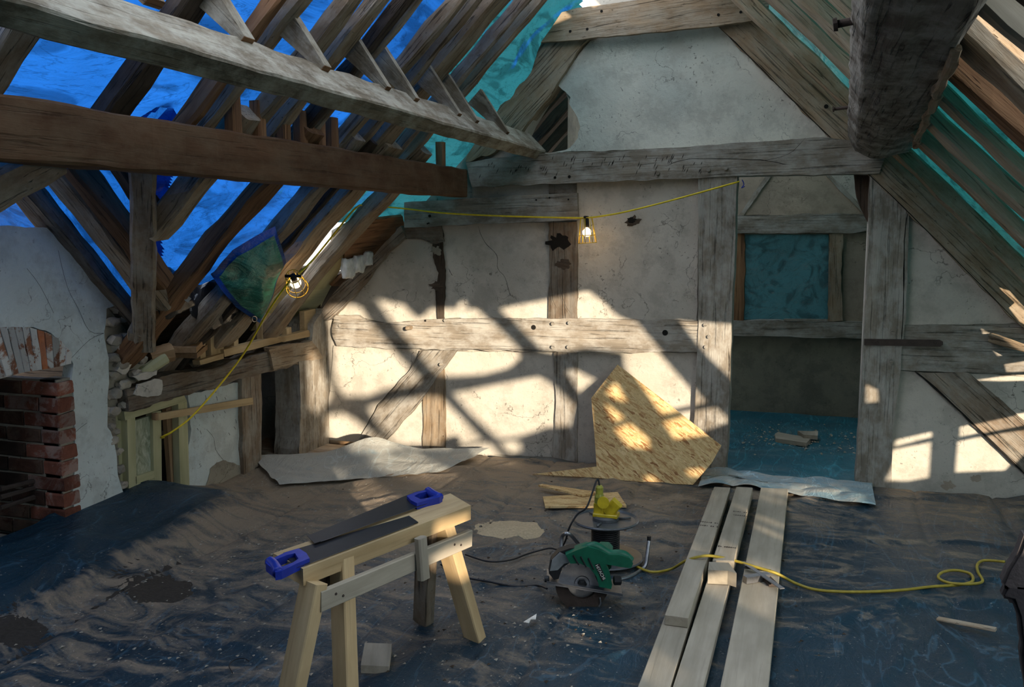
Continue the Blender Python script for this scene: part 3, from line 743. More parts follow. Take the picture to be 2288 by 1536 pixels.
# whitewashed flat arch
cy0, cz0 = Xp(20, 1260, XC).y, Xp(20, 1260, XC).z
def arch_pt(x, y): return Xp(x, y, XC)
low = [(-70, 868), (-35, 858), (0, 846), (28, 838), (55, 832), (82, 828), (108, 824), (134, 819), (160, 812)]
top = [(-110, 742), (-72, 738), (-36, 735), (0, 732), (33, 731), (66, 733), (100, 741), (132, 758), (162, 790)]
for i in range(8):
    for s_ in range(2):
        a, b = s_ / 2, (s_ + 1) / 2
        l0 = Vector(low[i]).lerp(Vector(low[i + 1]), a); l1 = Vector(low[i]).lerp(Vector(low[i + 1]), b)
        t0 = Vector(top[i]).lerp(Vector(top[i + 1]), a); t1 = Vector(top[i]).lerp(Vector(top[i + 1]), b)
        q_ = [l0.lerp(l1, .06), l1.lerp(l0, .06), t1.lerp(t0, .06), t0.lerp(t1, .06)]
        xprism('arch_brick', [(p.x, p.y) for p in q_], random.uniform(.0, .008), .11, 'brick_white' if not (i == 5 and s_ == 1) else 'brick_orange', cw, None, .03, .003, X=XC)
xprism('mortar_core', low[:0] + [(-110, 742), (0, 730), (66, 731), (132, 757), (166, 792), (164, 812), (134, 819), (55, 832), (-70, 866)], -.01, .1, 'plaster', cw, seg=0, X=XC)
# grate bars in the hearth
gr = empty('fire_grate', (XC - .3, 3.1, 0), 'dark iron bars lying in the fireplace hearth', 'grate')
for a, b in (((0, 1093), (118, 1066)), ((0, 1112), (105, 1082)), ((0, 1136), (80, 1110))):
    p, q_ = Xp(*a, XC - .18), Xp(*b, XC - .18)
    beam('bar', p, q_, .02, .022, 'iron', gr, rough=.002)
beam('hearth_slab', (XC - .3, 2.3, .04), (XC - .3, JY - .02, .04), .5, .08, 'stone', gr)

# ================================================================== ROOF, left slope
rl = bpy.data.objects.new('ceiling_left', None); COL.objects.link(rl); rl['kind'] = 'structure'
NL = Vector((-1, 0, 1))
def raf_left(pl, pr, py, x0, x1, mat, h=.075, c=4.33, wob=.006, ch=.012, rough=.006, name='rafter', dy=0):
    y2 = Lp(pr, py, c).y; y1 = min(Lp(pl, py, c + h * .75).y, y2 - .05)
    yc, wd = (y1 + y2) / 2 + dy, abs(y2 - y1)
    cc = c + h / 2 * 1.414
    return beam(name, (x0, yc, x0 + cc), (x1, yc, x1 + cc), wd, h, mat, rl, up=NL, rough=rough, wob=wob, ch=ch)
UPR = [(-42, 68, 130, 'oak'), (262, 352, 180, 'oak_dark'), (606, 648, 0, 'oak_red'), (652, 707, 0, 'oak_tan'), (763, 818, 0, 'oak_tan'), (824, 877, 0, 'oak_tan'), (895, 930, 0, 'oak_dark'),
       (932, 952, 0, 'oak'), (1007, 1048, 0, 'oak_tan'), (1052, 1086, 0, 'oak_tan'), (1090, 1148, 0, 'oak_tan'), (1170, 1196, 0, 'oak'), (1198, 1228, 0, 'oak_tan')]
for pl, pr, py, mat in UPR: raf_left(pl, pr, py, -2.46 - random.random() * .06, -.9, mat)
for k, y in enumerate((6.25, 6.65, 7.05, 7.45, 7.9)):
    beam('rafter', (-3.4, y, 1.0), (-.9, y, 3.5), .12, .1, 'oak_dark', rl, up=NL, rough=.006)
for y in (1.78, .9, -.2):
    beam('rafter', (-3.5, y, .9), (-.9, y, 3.5), .11, .1, 'oak', rl, up=NL, rough=.006)
# lower rafters, foot on the eaves
for pl, pr, py, xe, mat in ((431, 504, 388, -2.78, 'oak_tan'), (541, 606, 450, -3.6, 'oak_red'), (655, 710, 450, -3.62, 'oak'), (716, 736, 450, -3.6, 'oak_dark'), (740, 800, 450, -3.6, 'oak_tan'), (834, 878, 450, -3.6, 'oak_tan')):
    raf_left(pl, pr, py, xe, -2.28, mat, .09, c=4.28, wob=.012, rough=.009)
# sawn ends propped on blocks over the brown beam
for x, y in ((520, 262), (575, 272), (632, 282), (670, 290), (712, 300), (740, 310), (985, 340)):
    p = Xp(x, y, -2.3)
    beam('sawn_end_block', (-2.3, p.y, 1.975), (-2.3, p.y, 2.13), .06, .05, 'oak_red', rl, up=(1, 0, 0), rough=.003)
# dormer slope: jack rafters lie in the y-z plane
NV = Vector((0, 1, 1))
def jack(pl, pr, py, y0, y1, mat, c=5.0, h=.09):
    a, b = Vp(pl, py, c), Vp(pr, py, c); xc = (a.x + b.x) / 2; wd = abs(b.x - a.x); cc = c + h / 2 * 1.414
    return beam('jack_rafter', (xc, y0, cc - y0), (xc, y1, cc - y1), wd, h, mat, rl, up=NV, rough=.007, wob=.008, ch=.012)
jack(68, 120, 500, 4.0, 2.95, 'oak'); jack(170, 222, 500, 3.86, 2.98, 'oak_tan'); jack(222, 256, 500, 3.75, 2.98, 'oak_red', h=.11); jack(256, 292, 405, 3.45, 3.0, 'oak_dark')
a, b = Vp(322, 768, 4.93), Vp(319, 365, 4.93)
beam('valley_rafter', a, b, .105, .1, 'oak', rl, up=(-.5, -.5, .9) if 0 else (-.3, .5, .8), rough=.006, ch=.012)
beam('valley_block', Vp(305, 735, 4.9), Vp(306, 775, 4.9), .07, .07, 'oak', rl, up=(1, 0, 0))
a, b = Xp(125, 348, -2.45), Xp(-90, 462, -2.45)
beam('brace', a, b, .10, .12, 'oak', rl, up=(0, 0, 1), rough=.01, wob=.015, ch=.02)
# tarpaulin over the left slope
RIDGE = lambda y: -1.0 if y < 1.3 else min(-1.5, -2.15 + (y - 2.2) * .21)   # the sheet stops short of the ridge: gap added for sky light
def tarp_main(u, v):
    y = .9 + u * 7.2; x = -3.62 + v * 2.9
    d = .16 + .035 * nz(x * 1.3, y * 1.1, 2) + .012 * nz(x * 4, y * 3, 7) + .02 * math.sin(y * 2.1 + x * 3 + 2 * nz(x, y))
    r_ = abs(nz(x * 1.1 + y * .5, y * .45 - x, 11)); d -= .05 * max(0, .16 - r_) / .16
    z = x + 4.33; return (x - d * .707, y, z + d * .707)
tm = grid('roof_tarpaulin', tarp_main, 330, 130, 'tarp', None, keep=lambda p: p.x < RIDGE(p.y) and (p.x + p.y > .60 if p.y > 3.05 else p.x > p.y - 5.46) and not (p.z < 1.62 and p.y > 5.0 and p.y < 5.9) and p.z > 1.28)
tag(tm, 'bright blue and green tarpaulin stretched over the left roof slope', 'tarpaulin')
def tarp_cross(u, v):
    x = -4.6 + u * 2.6; y = 2.55 + v * 1.65
    d = .13 + .03 * nz(x * 1.5, y * 1.5, 22) + .01 * nz(x * 5, y * 5, 9)
    zz = 5.0 - y if y > 3.05 else 1.95 - (3.05 - y) * 1.0
    return (x, y, zz + .0 + d * 1.2)
tx = grid('dormer_tarpaulin', tarp_cross, 160, 110, 'tarp_cross', None, keep=lambda p: p.x < -2.43 and (p.x < .70 - p.y if p.y > 3.05 else p.x < p.y - 5.42))
tag(tx, 'deep blue tarpaulin over the small dormer slope at left', 'tarpaulin')
# boards behind the rafters beside the gable
bb = empty('eaves_boarding', (-3.2, 5.5, 1.2), 'brown and olive boards fixed behind the rafters next to the gable', 'boarding')
def BB(px, mat, c=4.5): return prism('board', [Lp(x, y, c) for x, y in px], (1, 0, -1), .02, mat, bb, None, .08, .002)
BB([(795, 495), (900, 484), (905, 505), (800, 585), (770, 610), (770, 560)], 'oak_red', 4.44)
BB([(800, 585), (905, 505), (880, 560), (800, 600), (760, 640), (740, 640)], 'oak_red', 4.45)
BB([(700, 590), (800, 500), (815, 515), (735, 645), (680, 650)], 'pine_green', 4.5)
BB([(640, 640), (740, 640), (700, 720), (560, 740), (600, 680)], 'pine_green', 4.52)
BB([(745, 520), (880, 445), (800, 520), (742, 560)], 'pine_white', 4.54)
BB([(690, 640), (790, 600), (830, 600), (720, 720), (640, 760)], 'oak_dark', 4.55)
wbg = []
for i, (x, y, r) in enumerate(((778, 600, .06), (802, 590, .055), (823, 578, .045))):
    c = Lp(x, y, 4.36); s0 = i * 9; bm = bmesh.new(); bmesh.ops.create_icosphere(bm, subdivisions=3, radius=1)
    for v in bm.verts: v.co = Vector((max(-.7, min(.7, v.co.x)) * r * .6, max(-.75, min(.75, v.co.y)) * r * 1.5, max(-.7, min(.7, v.co.z)) * r * 1.5)) * (1 + .3 * nz(v.co.x * 3 + s0, v.co.y * 3, v.co.z * 3))
    me = bpy.data.meshes.new('white_bag'); bm.to_mesh(me); bm.free()
    for p in me.polygons: p.use_smooth = True
    o = link('white_bag', me, 'white_bag', None, Matrix.Translation(c))
    tag(o, ('lowest of the three white plastic bags tucked behind the rafter', 'middle one of the three white plastic bags tucked behind the rafter', 'highest of the three white plastic bags tucked behind the rafter')[i], 'bag', 'white bags behind the rafter')

# ---- purlin with cleats
pu = empty('purlin', (-1.8, 5.8, 2.05), 'long dusty purlin with cleats running from top left to the gable', 'beam')
a_ = Vector((-1.80, 0, 2.05)); mcc = a_ + Vector((.0283, 0, .0283)) + Vector((-.0636, 0, .0636))
beam('timber', mcc + Vector((0, 1.2, 0)), mcc + Vector((.03, 5.93, -.02)), .08, .18, 'purlin', pu, up=NL, rough=.004, ch=.008)
# cleats: boards standing square to the slope on the purlin's upper face
for ex, ey, wd in ((340, 14, .10), (548, 98, .085), (724, 160, .075), (862, 204, .06), (926, 229, .06), (1022, 262, .06), (1062, 277, .05), (1130, 302, .05)):
    p = on(ex, ey, (1, 0, 1), .36)       # upper face: x + z = .36
    p = Vector((p.x, p.y, .36 - p.x))
    e0 = p; nn_ = Vector((-1, 0, 1)).normalized(); uu = Vector((1, 0, 1)).normalized(); e1 = p + nn_ * .30
    yy = Vector((0, -wd * .36, 0)); Pc = [e0 + yy - uu * .004, e0 + yy + uu * .026, e1 + yy + uu * .085, e1 + yy - uu * .03]
    prism('cleat', Pc, (0, -1, 0), wd * .72, 'purlin' if ex > 500 else 'oak', pu, nn_, seg=0)
    Pe = [e0 + yy - nn_ * .002 + uu * .001, e0 + yy - nn_ * .002 + uu * .025, e0 - yy - nn_ * .002 + uu * .025, e0 - yy - nn_ * .002 + uu * .001]
    prism('cleat_end', Pe, -nn_, .003, 'oak_red', pu, seg=0)
# ---- brown beam
bbm = beam('side_purlin', (-2.305, 1.2, 1.885), (-2.305, 5.87, 1.885), .11, .19, 'beam_brown', None, up=(0, 0, 1), rough=.004, ch=.008)
tag(bbm, 'thick dark brown beam below the upper purlin, crossing above the valley rafter', 'beam')

# ================================================================== ROOF, right slope
rr = bpy.data.objects.new('ceiling_right', None); COL.objects.link(rr); rr['kind'] = 'structure'
NR = Vector((1, 0, 1))
for yc, wd, mat, cc, h in ((2.02, .09, 'oak_dark', 2.44, .10), (2.32, .07, 'pine_white', 2.44, .09), (2.66, .17, 'oak_tan', 2.42, .08), (3.02, .13, 'oak_red', 2.44, .10), (3.36, .14, 'oak_dark', 2.50, .05),
                          (3.76, .12, 'oak_light', 2.47, .05), (4.03, .11, 'oak_light', 2.42, .07), (4.30, .10, 'oak_light', 2.46, .05), (4.55, .11, 'oak_light', 2.41, .06), (4.86, .13, 'oak_tan', 2.45, .05), (5.60, .10, 'oak_tan', 2.42, .09)):
    x1 = 2.4 - Rp(2300, 500, 2.4).z if 0 else min(1.25, .68 + .28 * (yc - 3.3) * .75) if yc < 5 else 1.25
    x1 = max(x1, .60)
    beam('rafter', (x1, yc, cc + .02 - x1), (-.85, yc, cc + .02 + .85), wd, h, mat, rr, up=NR, rough=.005, ch=.01, wob=.005)
# purlin of the right slope: knobbly heavy timber
secA = [(.15, 2.10), (.20, 2.01), (.28, 1.965), (.38, 1.965), (.48, 2.0), (.50, 2.12), (.40, 2.32), (.24, 2.36)]
secB = [(.045, 2.13), (.075, 2.085), (.13, 2.065), (.19, 2.055), (.27, 2.03), (.315, 2.09), (.24, 2.30), (.10, 2.33)]
vs = []; fs = []; N_ = 60
def interp(sec, k): 
    n = len(sec) * 4; i = k // 4; f = (k % 4) / 4; a, b = sec[i], sec[(i + 1) % len(sec)]; return a[0] + (b[0] - a[0]) * f, a[1] + (b[1] - a[1]) * f
for i in range(N_ + 1):
    t = i / N_; y = 5.86 - t * 4.6; tt = min(1, (5.86 - y) / 3.9) * (1 if y > 1.96 else 1 + (1.96 - y) / 3.9)
    for k in range(32):
        A_, B_ = interp(secA, k), interp(secB, k)
        x = A_[0] + (B_[0] - A_[0]) * tt; z = A_[1] + (B_[1] - A_[1]) * tt
        cx, cz = .29 - .11 * tt, 2.13 + .04 * tt
        sh = 1.0 - .35 * sst(5.55, 5.9, y) + .07 * nz(y * 3, k * .35, 5) + .035 * nz(y * 9, k * .9, 8)
        vs.append((cx + (x - cx) * sh, y, cz + (z - cz) * sh))
    if i:
        for k in range(32): a = (i - 1) * 32 + k; b = (i - 1) * 32 + (k + 1) % 32; fs.append((a, b, b + 32, a + 32))
fs.append(tuple(range(31, -1, -1))); fs.append(tuple(N_ * 32 + k for k in range(32)))
pe = empty('heavy_purlin', (.3, 5.8, 2.0), 'huge rough old timber with iron spikes hanging over the doorway at top right', 'beam')
mtp = Matrix(((0, 1, 0, 0), (1, 0, 0, 0), (0, 0, 1, 0), (0, 0, 0, 1)))
o = link('timber', mesh('timber', [(v[1], v[0], v[2]) for v in vs], fs, True), wood('purlin_bark', (.055, .042, .03), (.26, .235, .20), .8, 1.0, .8, (.42, .41, .37), .6, .02), pe, mtp)
def spike(a, b, r):
    a, b = Vector(a), Vector(b); d = (b - a).normalized()
    tube('iron_spike', [b, a], r, 'iron', pe, 8, 0)
    lathe('spike_head', [(r * 1.7, 0), (r * 1.6, r)], a, 'iron', pe, 8, -d)
p = Yp(1871, 54, 2.6); spike(p, p + Vector((.2, 0, .03)), .0105)
p = Yp(1864, 244, 4.6); spike(p, p + Vector((.22, 0, .02)), .0075)
beam('splinter_edge', (.30, 2.5, 2.02), (.41, 4.6, 1.965), .028, .02, 'pine_white' if 0 else 'oak_tan', pe, up=(0, 0, 1), rough=.008)

# covering of the right slope. Openings added, shaped by tracing the wanted sun patches back
CC = 2.60
def to_roof(p):
    t = (CC - p.x - p.z) / (SUN.x + SUN.z); return p + SUN * t
z7 = lambda L: [(700 + x / 2.288, 600 + y / 2.288) for x, y in L]
z3 = lambda L: [(1400 + x / 3.16, 1050 + y / 3.16) for x, y in L]
wallP = [z7(L) for L in (
    [(60, 205), (200, 188), (245, 205), (300, 300), (420, 440), (540, 560), (530, 590), (380, 612), (270, 652), (170, 650), (120, 580), (100, 430), (90, 300)],
    [(-60, 420), (0, 470), (60, 560), (92, 640), (60, 700), (0, 740), (-60, 700)],
    [(330, 160), (560, 208), (840, 208), (870, 240), (1040, 410), (1060, 460), (1000, 508), (870, 542), (700, 550), (630, 540), (450, 330)],
    [(960, 205), (1200, 160), (1410, 115), (1480, 165), (1560, 245), (1640, 275), (1770, 430), (1990, 685), (1870, 712), (1700, 740), (1650, 620), (1600, 500), (1590, 430), (1380, 405), (1240, 432), (1160, 415), (1050, 300)],
    [(1290, 525), (1340, 520), (1445, 570), (1365, 635)],
    [(50, 760), (140, 742), (200, 768), (300, 845), (410, 905), (300, 900), (100, 905)],
    [(285, 710), (560, 655), (645, 660), (760, 770), (860, 880), (700, 905), (425, 900), (340, 800)],
    [(725, 640), (1150, 555), (1200, 580), (1335, 705), (1310, 805), (1200, 810), (1050, 860), (950, 868), (820, 750)],
    [(700, 935), (900, 895), (980, 985), (700, 965)],
    [(960, 890), (1050, 885), (1065, 930), (1010, 945)],
    [(1860, 265), (2000, 280), (2150, 290), (2150, 590), (2000, 450)],
    [(1700, 785), (1880, 740), (2040, 712), (2115, 780), (1980, 830), (1730, 862)],
    [(1440, 640), (1505, 585), (1530, 680), (1490, 670)], [(1420, 690), (1495, 760), (1440, 775)], [(1435, 815), (1520, 790), (1590, 860), (1580, 905), (1480, 895)],
    [(1520, 1040), (1560, 1035), (1575, 1065), (1530, 1072)], [(1745, 1010), (1835, 1005), (1835, 1028), (1750, 1035)])]
wallP += [[(1950, 872), (1926, 860), (1926, 900), (1952, 898)], [(2008, 984), (2086, 966), (2086, 977), (2003, 998)], [(2000, 1006), (2084, 989), (2079, 1068), (2030, 1076), (1970, 1073)],
          [(2150, 955), (2300, 922), (2300, 948), (2150, 976)], [(2145, 988), (2240, 968), (2300, 960), (2300, 1000), (2250, 1052), (2140, 1056)],
          [(2202, 640), (2240, 652), (2300, 720), (2300, 742), (2262, 720)], [(2188, 735), (2225, 755), (2268, 790), (2225, 796), (2198, 762)], [(2185, 850), (2240, 842), (2330, 835), (2330, 850), (2240, 852)], [(2240, 815), (2300, 805), (2300, 830), (2245, 832)]]
floorP = [[(690, 1036), (742, 1030), (758, 1056), (705, 1062)], [(794, 1025), (905, 1010), (1015, 1058), (962, 1082), (850, 1047)], [(742, 1088), (826, 1078), (910, 1124), (822, 1170), (770, 1140), (719, 1104)],
          [(1210, 1356), (1250, 1362), (1385, 1440), (1350, 1462), (1280, 1412)], [(1285, 1142), (1340, 1132), (1372, 1165), (1330, 1182)], [(1400, 1178), (1432, 1180), (1420, 1195), (1398, 1192)],
          [(1590, 1078), (1850, 1085), (1870, 1112), (1700, 1100)], [(1762, 1085), (1900, 1120), (1770, 1122)], [(1760, 1136), (1790, 1150), (1758, 1150)], [(1752, 1200), (1775, 1212), (1750, 1212)],
          [(790, 1000), (830, 998), (845, 1008), (800, 1012)]]
plankP = [z3(L) for L in ([(955, 125), (1150, 140), (1140, 178), (950, 148)], [(938, 190), (1125, 212), (1120, 232), (934, 214)], [(915, 320), (1108, 375), (1105, 405), (905, 350)], [(900, 385), (1100, 460), (1095, 492), (895, 420)],
    [(600, 228), (716, 252), (714, 280), (596, 240)], [(720, 285), (842, 305), (838, 335), (705, 320)], [(500, 458), (622, 506), (610, 592), (440, 572)], [(430, 600), (590, 620), (640, 560), (760, 625), (750, 650), (575, 650), (560, 720), (530, 792), (385, 742)],
    [(570, 720), (780, 740), (720, 800), (680, 922), (520, 855)], [(850, 640), (1075, 700), (1060, 870), (1038, 1058), (780, 962), (820, 760)], [(190, 1275), (362, 1350), (330, 1425), (155, 1350)])]
holes3 = [[Yp(x, y) for x, y in P] for P in wallP] + [[Zp(x, y, .01) for x, y in P] for P in floorP] + [[Zp(x, y, .07) for x, y in P] for P in plankP]
holes3 += [[Yp(x, y, 7.9) for x, y in P] for P in ([(1668, 912), (1700, 908), (1706, 920), (1665, 922)], [(1735, 904), (1760, 900), (1745, 910)])]
hs = []
def uvr(p): return Vector((p.y, (p.x - p.z)))      # coordinates in the roof plane
for P in holes3: hs.append([uvr(to_roof(Vector(p))) for p in P])
for ya, yb in ((2.16, 2.25), (2.44, 2.56), (2.82, 2.93)):      # slits added so the sun strikes the near rafters
    hs.append([Vector(p) for p in ((ya, -1.85), (ya, -1.12), (yb, -1.12), (yb, -1.85))])
hs.append([Vector(p) for p in ((6.2, -4.55), (7.9, -4.55), (7.9, -3.7), (6.2, -3.7))])  # opening added to brighten the far room
hs.append([Vector(p) for p in ((1.6, -4.55), (5.0, -4.55), (5.0, -3.75), (1.6, -3.55))])      # ridge opening added for more sky light
outer = [Vector(p) for p in ((-5, -4.6), (8.2, -4.6), (8.2, 2.7), (-5, 2.7))]
allp = list(outer); edges = [(0, 1), (1, 2), (2, 3), (3, 0)]
for h_ in hs:
    b0 = len(allp); allp += h_; edges += [(b0 + i, b0 + (i + 1) % len(h_)) for i in range(len(h_))]
r_ = delaunay_2d_cdt(allp, edges, [], 0, 1e-6)
def inpoly(p, poly):
    c_ = False; j = len(poly) - 1
    for i in range(len(poly)):
        if (poly[i][1] > p[1]) != (poly[j][1] > p[1]) and p[0] < (poly[j][0] - poly[i][0]) * (p[1] - poly[i][1]) / (poly[j][1] - poly[i][1]) + poly[i][0]: c_ = not c_
        j = i
    return c_
tv = []; 
for v in r_[0]: x = (CC + v[1]) / 2; tv.append(Vector((x, v[0], CC - x)))
tri = []
for f in r_[2]:
    c_ = (r_[0][f[0]] + r_[0][f[1]] + r_[0][f[2]]) / 3
    if not any(inpoly(c_, h_) for h_ in hs): tri.append(tuple(f))
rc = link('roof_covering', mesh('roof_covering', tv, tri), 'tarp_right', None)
tag(rc, 'dark blue sheeting with openings shaped for the sun patches over the right roof slope', 'tarpaulin')

# gable wall and side beyond the doorway (far room)
YF = 7.93
wf = wprism('wall_far', [(1380, 1000), (1380, 300), (2080, 300), (2080, 1000)], 0, .1, 'plaster_dark', None, None, 0, 0, Y=YF, holes=[[Yp(x, y, YF) for x, y in ((1664, 524), (1852, 524), (1850, 716), (1660, 716))]], kind='structure')
def FP(name, px, mat, off=.0, th_=.05, par=None, **k): return wprism(name, px, off, th_, mat, par or wf, Y=YF, **k)
FP('plaster_panel', [(1600, 380), (1722, 380), (1655, 482), (1600, 482)], 'plaster_tan', .02, .02)
FP('plaster_panel', [(1722, 380), (1845, 380), (1940, 478), (1655, 482)], 'plaster_tan', .012, .02)
FP('plaster_panel', [(1845, 380), (1990, 380), (1990, 480), (1940, 478)], 'plaster', .02, .02)
FP('plaster_panel', [(1884, 520), (1990, 520), (1990, 720), (1882, 720)], 'plaster_tan', .01, .02)
FP('brace', [(1716, 385), (1728, 385), (1662, 482), (1650, 482)], 'oak_grey', .03, .03)
FP('brace', [(1838, 385), (1850, 385), (1944, 478), (1930, 480)], 'oak_grey', .03, .03)
wn = empty('window_1', Yp(1755, 716, YF), 'x', 'x'); del wn['label']; del wn['category']; wn['kind'] = 'structure'
FP('lintel', [(1600, 484), (1660, 482), (1900, 478), (1990, 478), (1990, 512), (1900, 522), (1655, 522), (1600, 522)], 'oak_grey', .06, .1, wn, amp=.008)
FP('jamb_post', [(1640, 522), (1664, 522), (1661, 718), (1636, 718)], 'oak_red', .04, .09, wn, amp=.006)
FP('jamb_post', [(1852, 522), (1885, 522), (1880, 600), (1884, 718), (1850, 718), (1856, 620)], 'oak_tan', .05, .1, wn, amp=.010, seg=.03)
FP('sill', [(1600, 716), (1990, 722), (1990, 758), (1600, 750)], 'oak_grey', .07, .13, wn, amp=.004)
def wsh(u, v):
    p = Yp(1655 + 205 * u, 515 + 210 * v, YF + .07); p.y += .02 * nz(u * 3, v * 3, 4) + .008 * nz(u * 9 + v * 4, v * 8, 6); return tuple(p)
ws = grid('window_sheet', wsh, 40, 40, 'tarp_window'); tag(ws, 'dim teal plastic sheet closing the far window', 'sheet')
st = wprism('sill_strip', [(1752, 713), (1848, 714), (1848, 719), (1752, 718)], .075, .03, 'oak_grey', None, None, 0, 0, Y=YF); tag(st, 'thin wooden strip lying on the sill of the far window', 'batten')
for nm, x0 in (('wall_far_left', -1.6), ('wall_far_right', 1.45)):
    link(nm, mesh(nm, [(x0, 6.04, -.03), (x0, 8.2, -.03), (x0, 8.2, 2.6), (x0, 6.04, 2.6)], [(0, 1, 2, 3)]), 'plaster_dark', kind='structure')
# near-side left wall below the dormer, and eaves of the right side
link('wall_front', mesh('wall_front', [(-4.6, -5, -.03), (2.7, -5, -.03), (2.7, -5, .2), (-1, -5, 3.6), (-4.6, -5, .2)], [(0, 1, 2, 3, 4)]), 'board_floor', kind='structure')
link('ceiling_left_near', mesh('ceiling_left_near', [(-4.1, -5, .5), (-.95, -5, 3.65), (-.95, 1.1, 3.65), (-4.1, 1.1, .5)], [(0, 1, 2, 3)]), 'board_floor', kind='structure')
link('wall_left_near', mesh('wall_left_near', [(-3.55, -1.5, -.03), (-3.55, 2.3, -.03), (-3.55, 2.3, 1.0), (-3.55, -1.5, 1.0)], [(0, 1, 2, 3)]), 'plaster', kind='structure')

# ================================================================== SHEETS ON THE FLOOR
A0 = Zp(560, 1046); A1 = Zp(905, 1014)
def floor_h(x, y):
    hump = .19 * (1 - sst(.05, .75, x + 3.45)) * (1 - sst(3.9, 4.7, y)) * (1 + .25 * nz(x * 2, y * 1.7, 3))
    h = .016 + .007 * nz(x * 1.7, y * 1.3) + .006 * nz(x * 4.5, y * 2.2, 4) + .003 * nz(x * 13, y * 6, 4)
    r1 = abs(nz(x * .9 + 3, y * .55, 17)); h += .018 * max(0, .07 - r1) / .07
    r2 = abs(nz(x * 1.3 - y * .7, y * .8 + x * .5, 31)); h += .012 * max(0, .05 - r2) / .05
    for xb in (-2.75, -2.1, -1.62, -.95, .62, 1.05):
        h -= .014 * math.exp(-((x - xb - .05 * nz(y * .8, xb)) / .012) ** 2)
    fold = .03 * math.exp(-((x + 2.75 + .25 * (y - 3)) / .07) ** 2) * (1 - sst(3.6, 4.6, y)) + .02 * math.exp(-((x + 2.95 + .1 * (y - 3)) / .04) ** 2) * (1 - sst(3.8, 4.4, y))
    return max(h, .004) + hump + fold
def shf(u, v):
    x = -3.46 + 5.3 * u; y = -.5 + 6.36 * v; return (x, y, floor_h(x, y))
sh = grid('floor_sheet', shf, 300, 330, 'sheet', None, keep=lambda p: not ((p - A0).cross(A1 - A0).z < 0 and p.x < A1.x + .15 and p.y > 5.05) and p.y < 5.86)
tag(sh, 'dusty dark blue plastic sheet spread over the whole attic floor', 'sheet')
def shf2(u, v):
    x = -1.2 + 2.4 * u; y = 5.72 + 2.2 * v; return (x, y, .012 + .012 * abs(nz(x * 3, y * 2.5, 4)) + .012 * abs(nz(x * 2 + 9, y * 6, 2)) + .02 * sst(7.75, 7.95, y))
s2 = grid('floor_sheet', shf2, 90, 90, 'sheet_far', None, keep=lambda p: p.y > 5.95 or -.52 < p.x < .29); tag(s2, 'clean teal plastic sheet on the floor of the room beyond the doorway', 'sheet')
def shf3(u, v):      # pale folded edge near the gable corner
    a = Vector((-3.5, 5.12)).lerp(Vector((-2.08, 5.82)), u); b = Vector((-3.05, 4.72)).lerp(Vector((-2.25, 5.30)), u)
    p = a.lerp(b, v); rise = (.05 + .09 * math.exp(-((u - .5) / .12) ** 2)) * (1 - v) ** 2
    return (p.x + .03 * nz(u * 4, v * 3), p.y, .032 + rise + .015 * abs(nz(u * 7, v * 4, 3)) + .012 * math.sin(v * 9 + u * 3) * .5)
s3 = grid('folded_sheet', shf3, 80, 30, 'sheet_pale'); tag(s3, 'pale blue folded edge of sheeting near the left gable corner', 'sheet')
def shf4(u, v):
    x = -.62 + 1.0 * u; y = 5.48 + .38 * v + .05 * nz(u * 3, 0); return (x, y + (0 if v > .5 else .06 * math.sin(u * 5)), .034 + .03 * abs(nz(u * 5, v * 3, 9)) + .01 * v)
s4 = grid('folded_sheet', shf4, 50, 20, 'sheet_pale'); tag(s4, 'light blue sheet edge rucked up at the doorway threshold', 'sheet')
def shf5(u, v):      # loose polythene on the right
    p0 = Vector((1.28, 5.55, .02)).lerp(Vector((.38, 2.0, .02)), u); 
    return (p0.x + .06 + .55 * v + .05 * nz(u * 6, v * 3, 2) + .05 * math.sin(v * 7 + u * 4) * v, p0.y + .03 * nz(u * 5, v * 4), .03 + .17 * v ** .8 + .04 * nz(u * 8, v * 5, 5))
s5 = grid('side_polythene', shf5, 90, 30, 'poly_side'); tag(s5, 'crumpled grey blue polythene rising at the right edge of the floor', 'sheet')
# green tarpaulin corner hanging between the rafters
tcn = empty('hanging_tarp_corner', Lp(570, 722, 4.22), 'green and blue tarpaulin corner with eyelet hanging below the rafters', 'tarpaulin')
out_px = [(470, 612), (520, 560), (617, 508), (632, 560), (638, 585), (612, 660), (582, 724), (530, 690), (500, 655)]
def tri_fan(px, ofs, c, shrink=1.0, n=9):
    cx = sum(p[0] for p in px) / len(px); cy = sum(p[1] for p in px) / len(px); vs = []; fs = []
    m_ = 64; ring = []
    P = []
    for i in range(len(px)):
        a, b = px[i], px[(i + 1) % len(px)]
        for k in range(8): P.append((a[0] + (b[0] - a[0]) * k / 8, a[1] + (b[1] - a[1]) * k / 8))
    for j in range(n + 1):
        for (x, y) in P:
            t = j / n * shrink; xx, yy = cx + (x - cx) * t, cy + (y - cy) * t
            d = ofs + .02 * nz(xx * .02, yy * .02, 3) + .022 * nz(xx * .045, yy * .03, 5) * (1 - (j / n) ** 3) + .06 * (1 - (t / 1.0) ** 2)
            vs.append(Lp(xx, yy, c) + Vector((.7, 0, -.7)) * d)
    k_ = len(P)
    for j in range(n):
        for i in range(k_): fs.append((j * k_ + i, j * k_ + (i + 1) % k_, (j + 1) * k_ + (i + 1) % k_, (j + 1) * k_ + i))
    return vs, fs
vs, fs = tri_fan(out_px, 0, 4.24, .86); link('green_face', mesh('green_face', vs, fs, True), 'tarp_corner', tcn)
vs, fs = tri_fan(out_px, -.004, 4.24, 1.0); link('blue_hem', mesh('blue_hem', vs, fs, True), 'tarp_hem', tcn)
ring = [Lp(568 + 5.5 * math.cos(t), 713 + 6 * math.sin(t), 4.20) for t in [2 * math.pi * i / 14 for i in range(14)]]
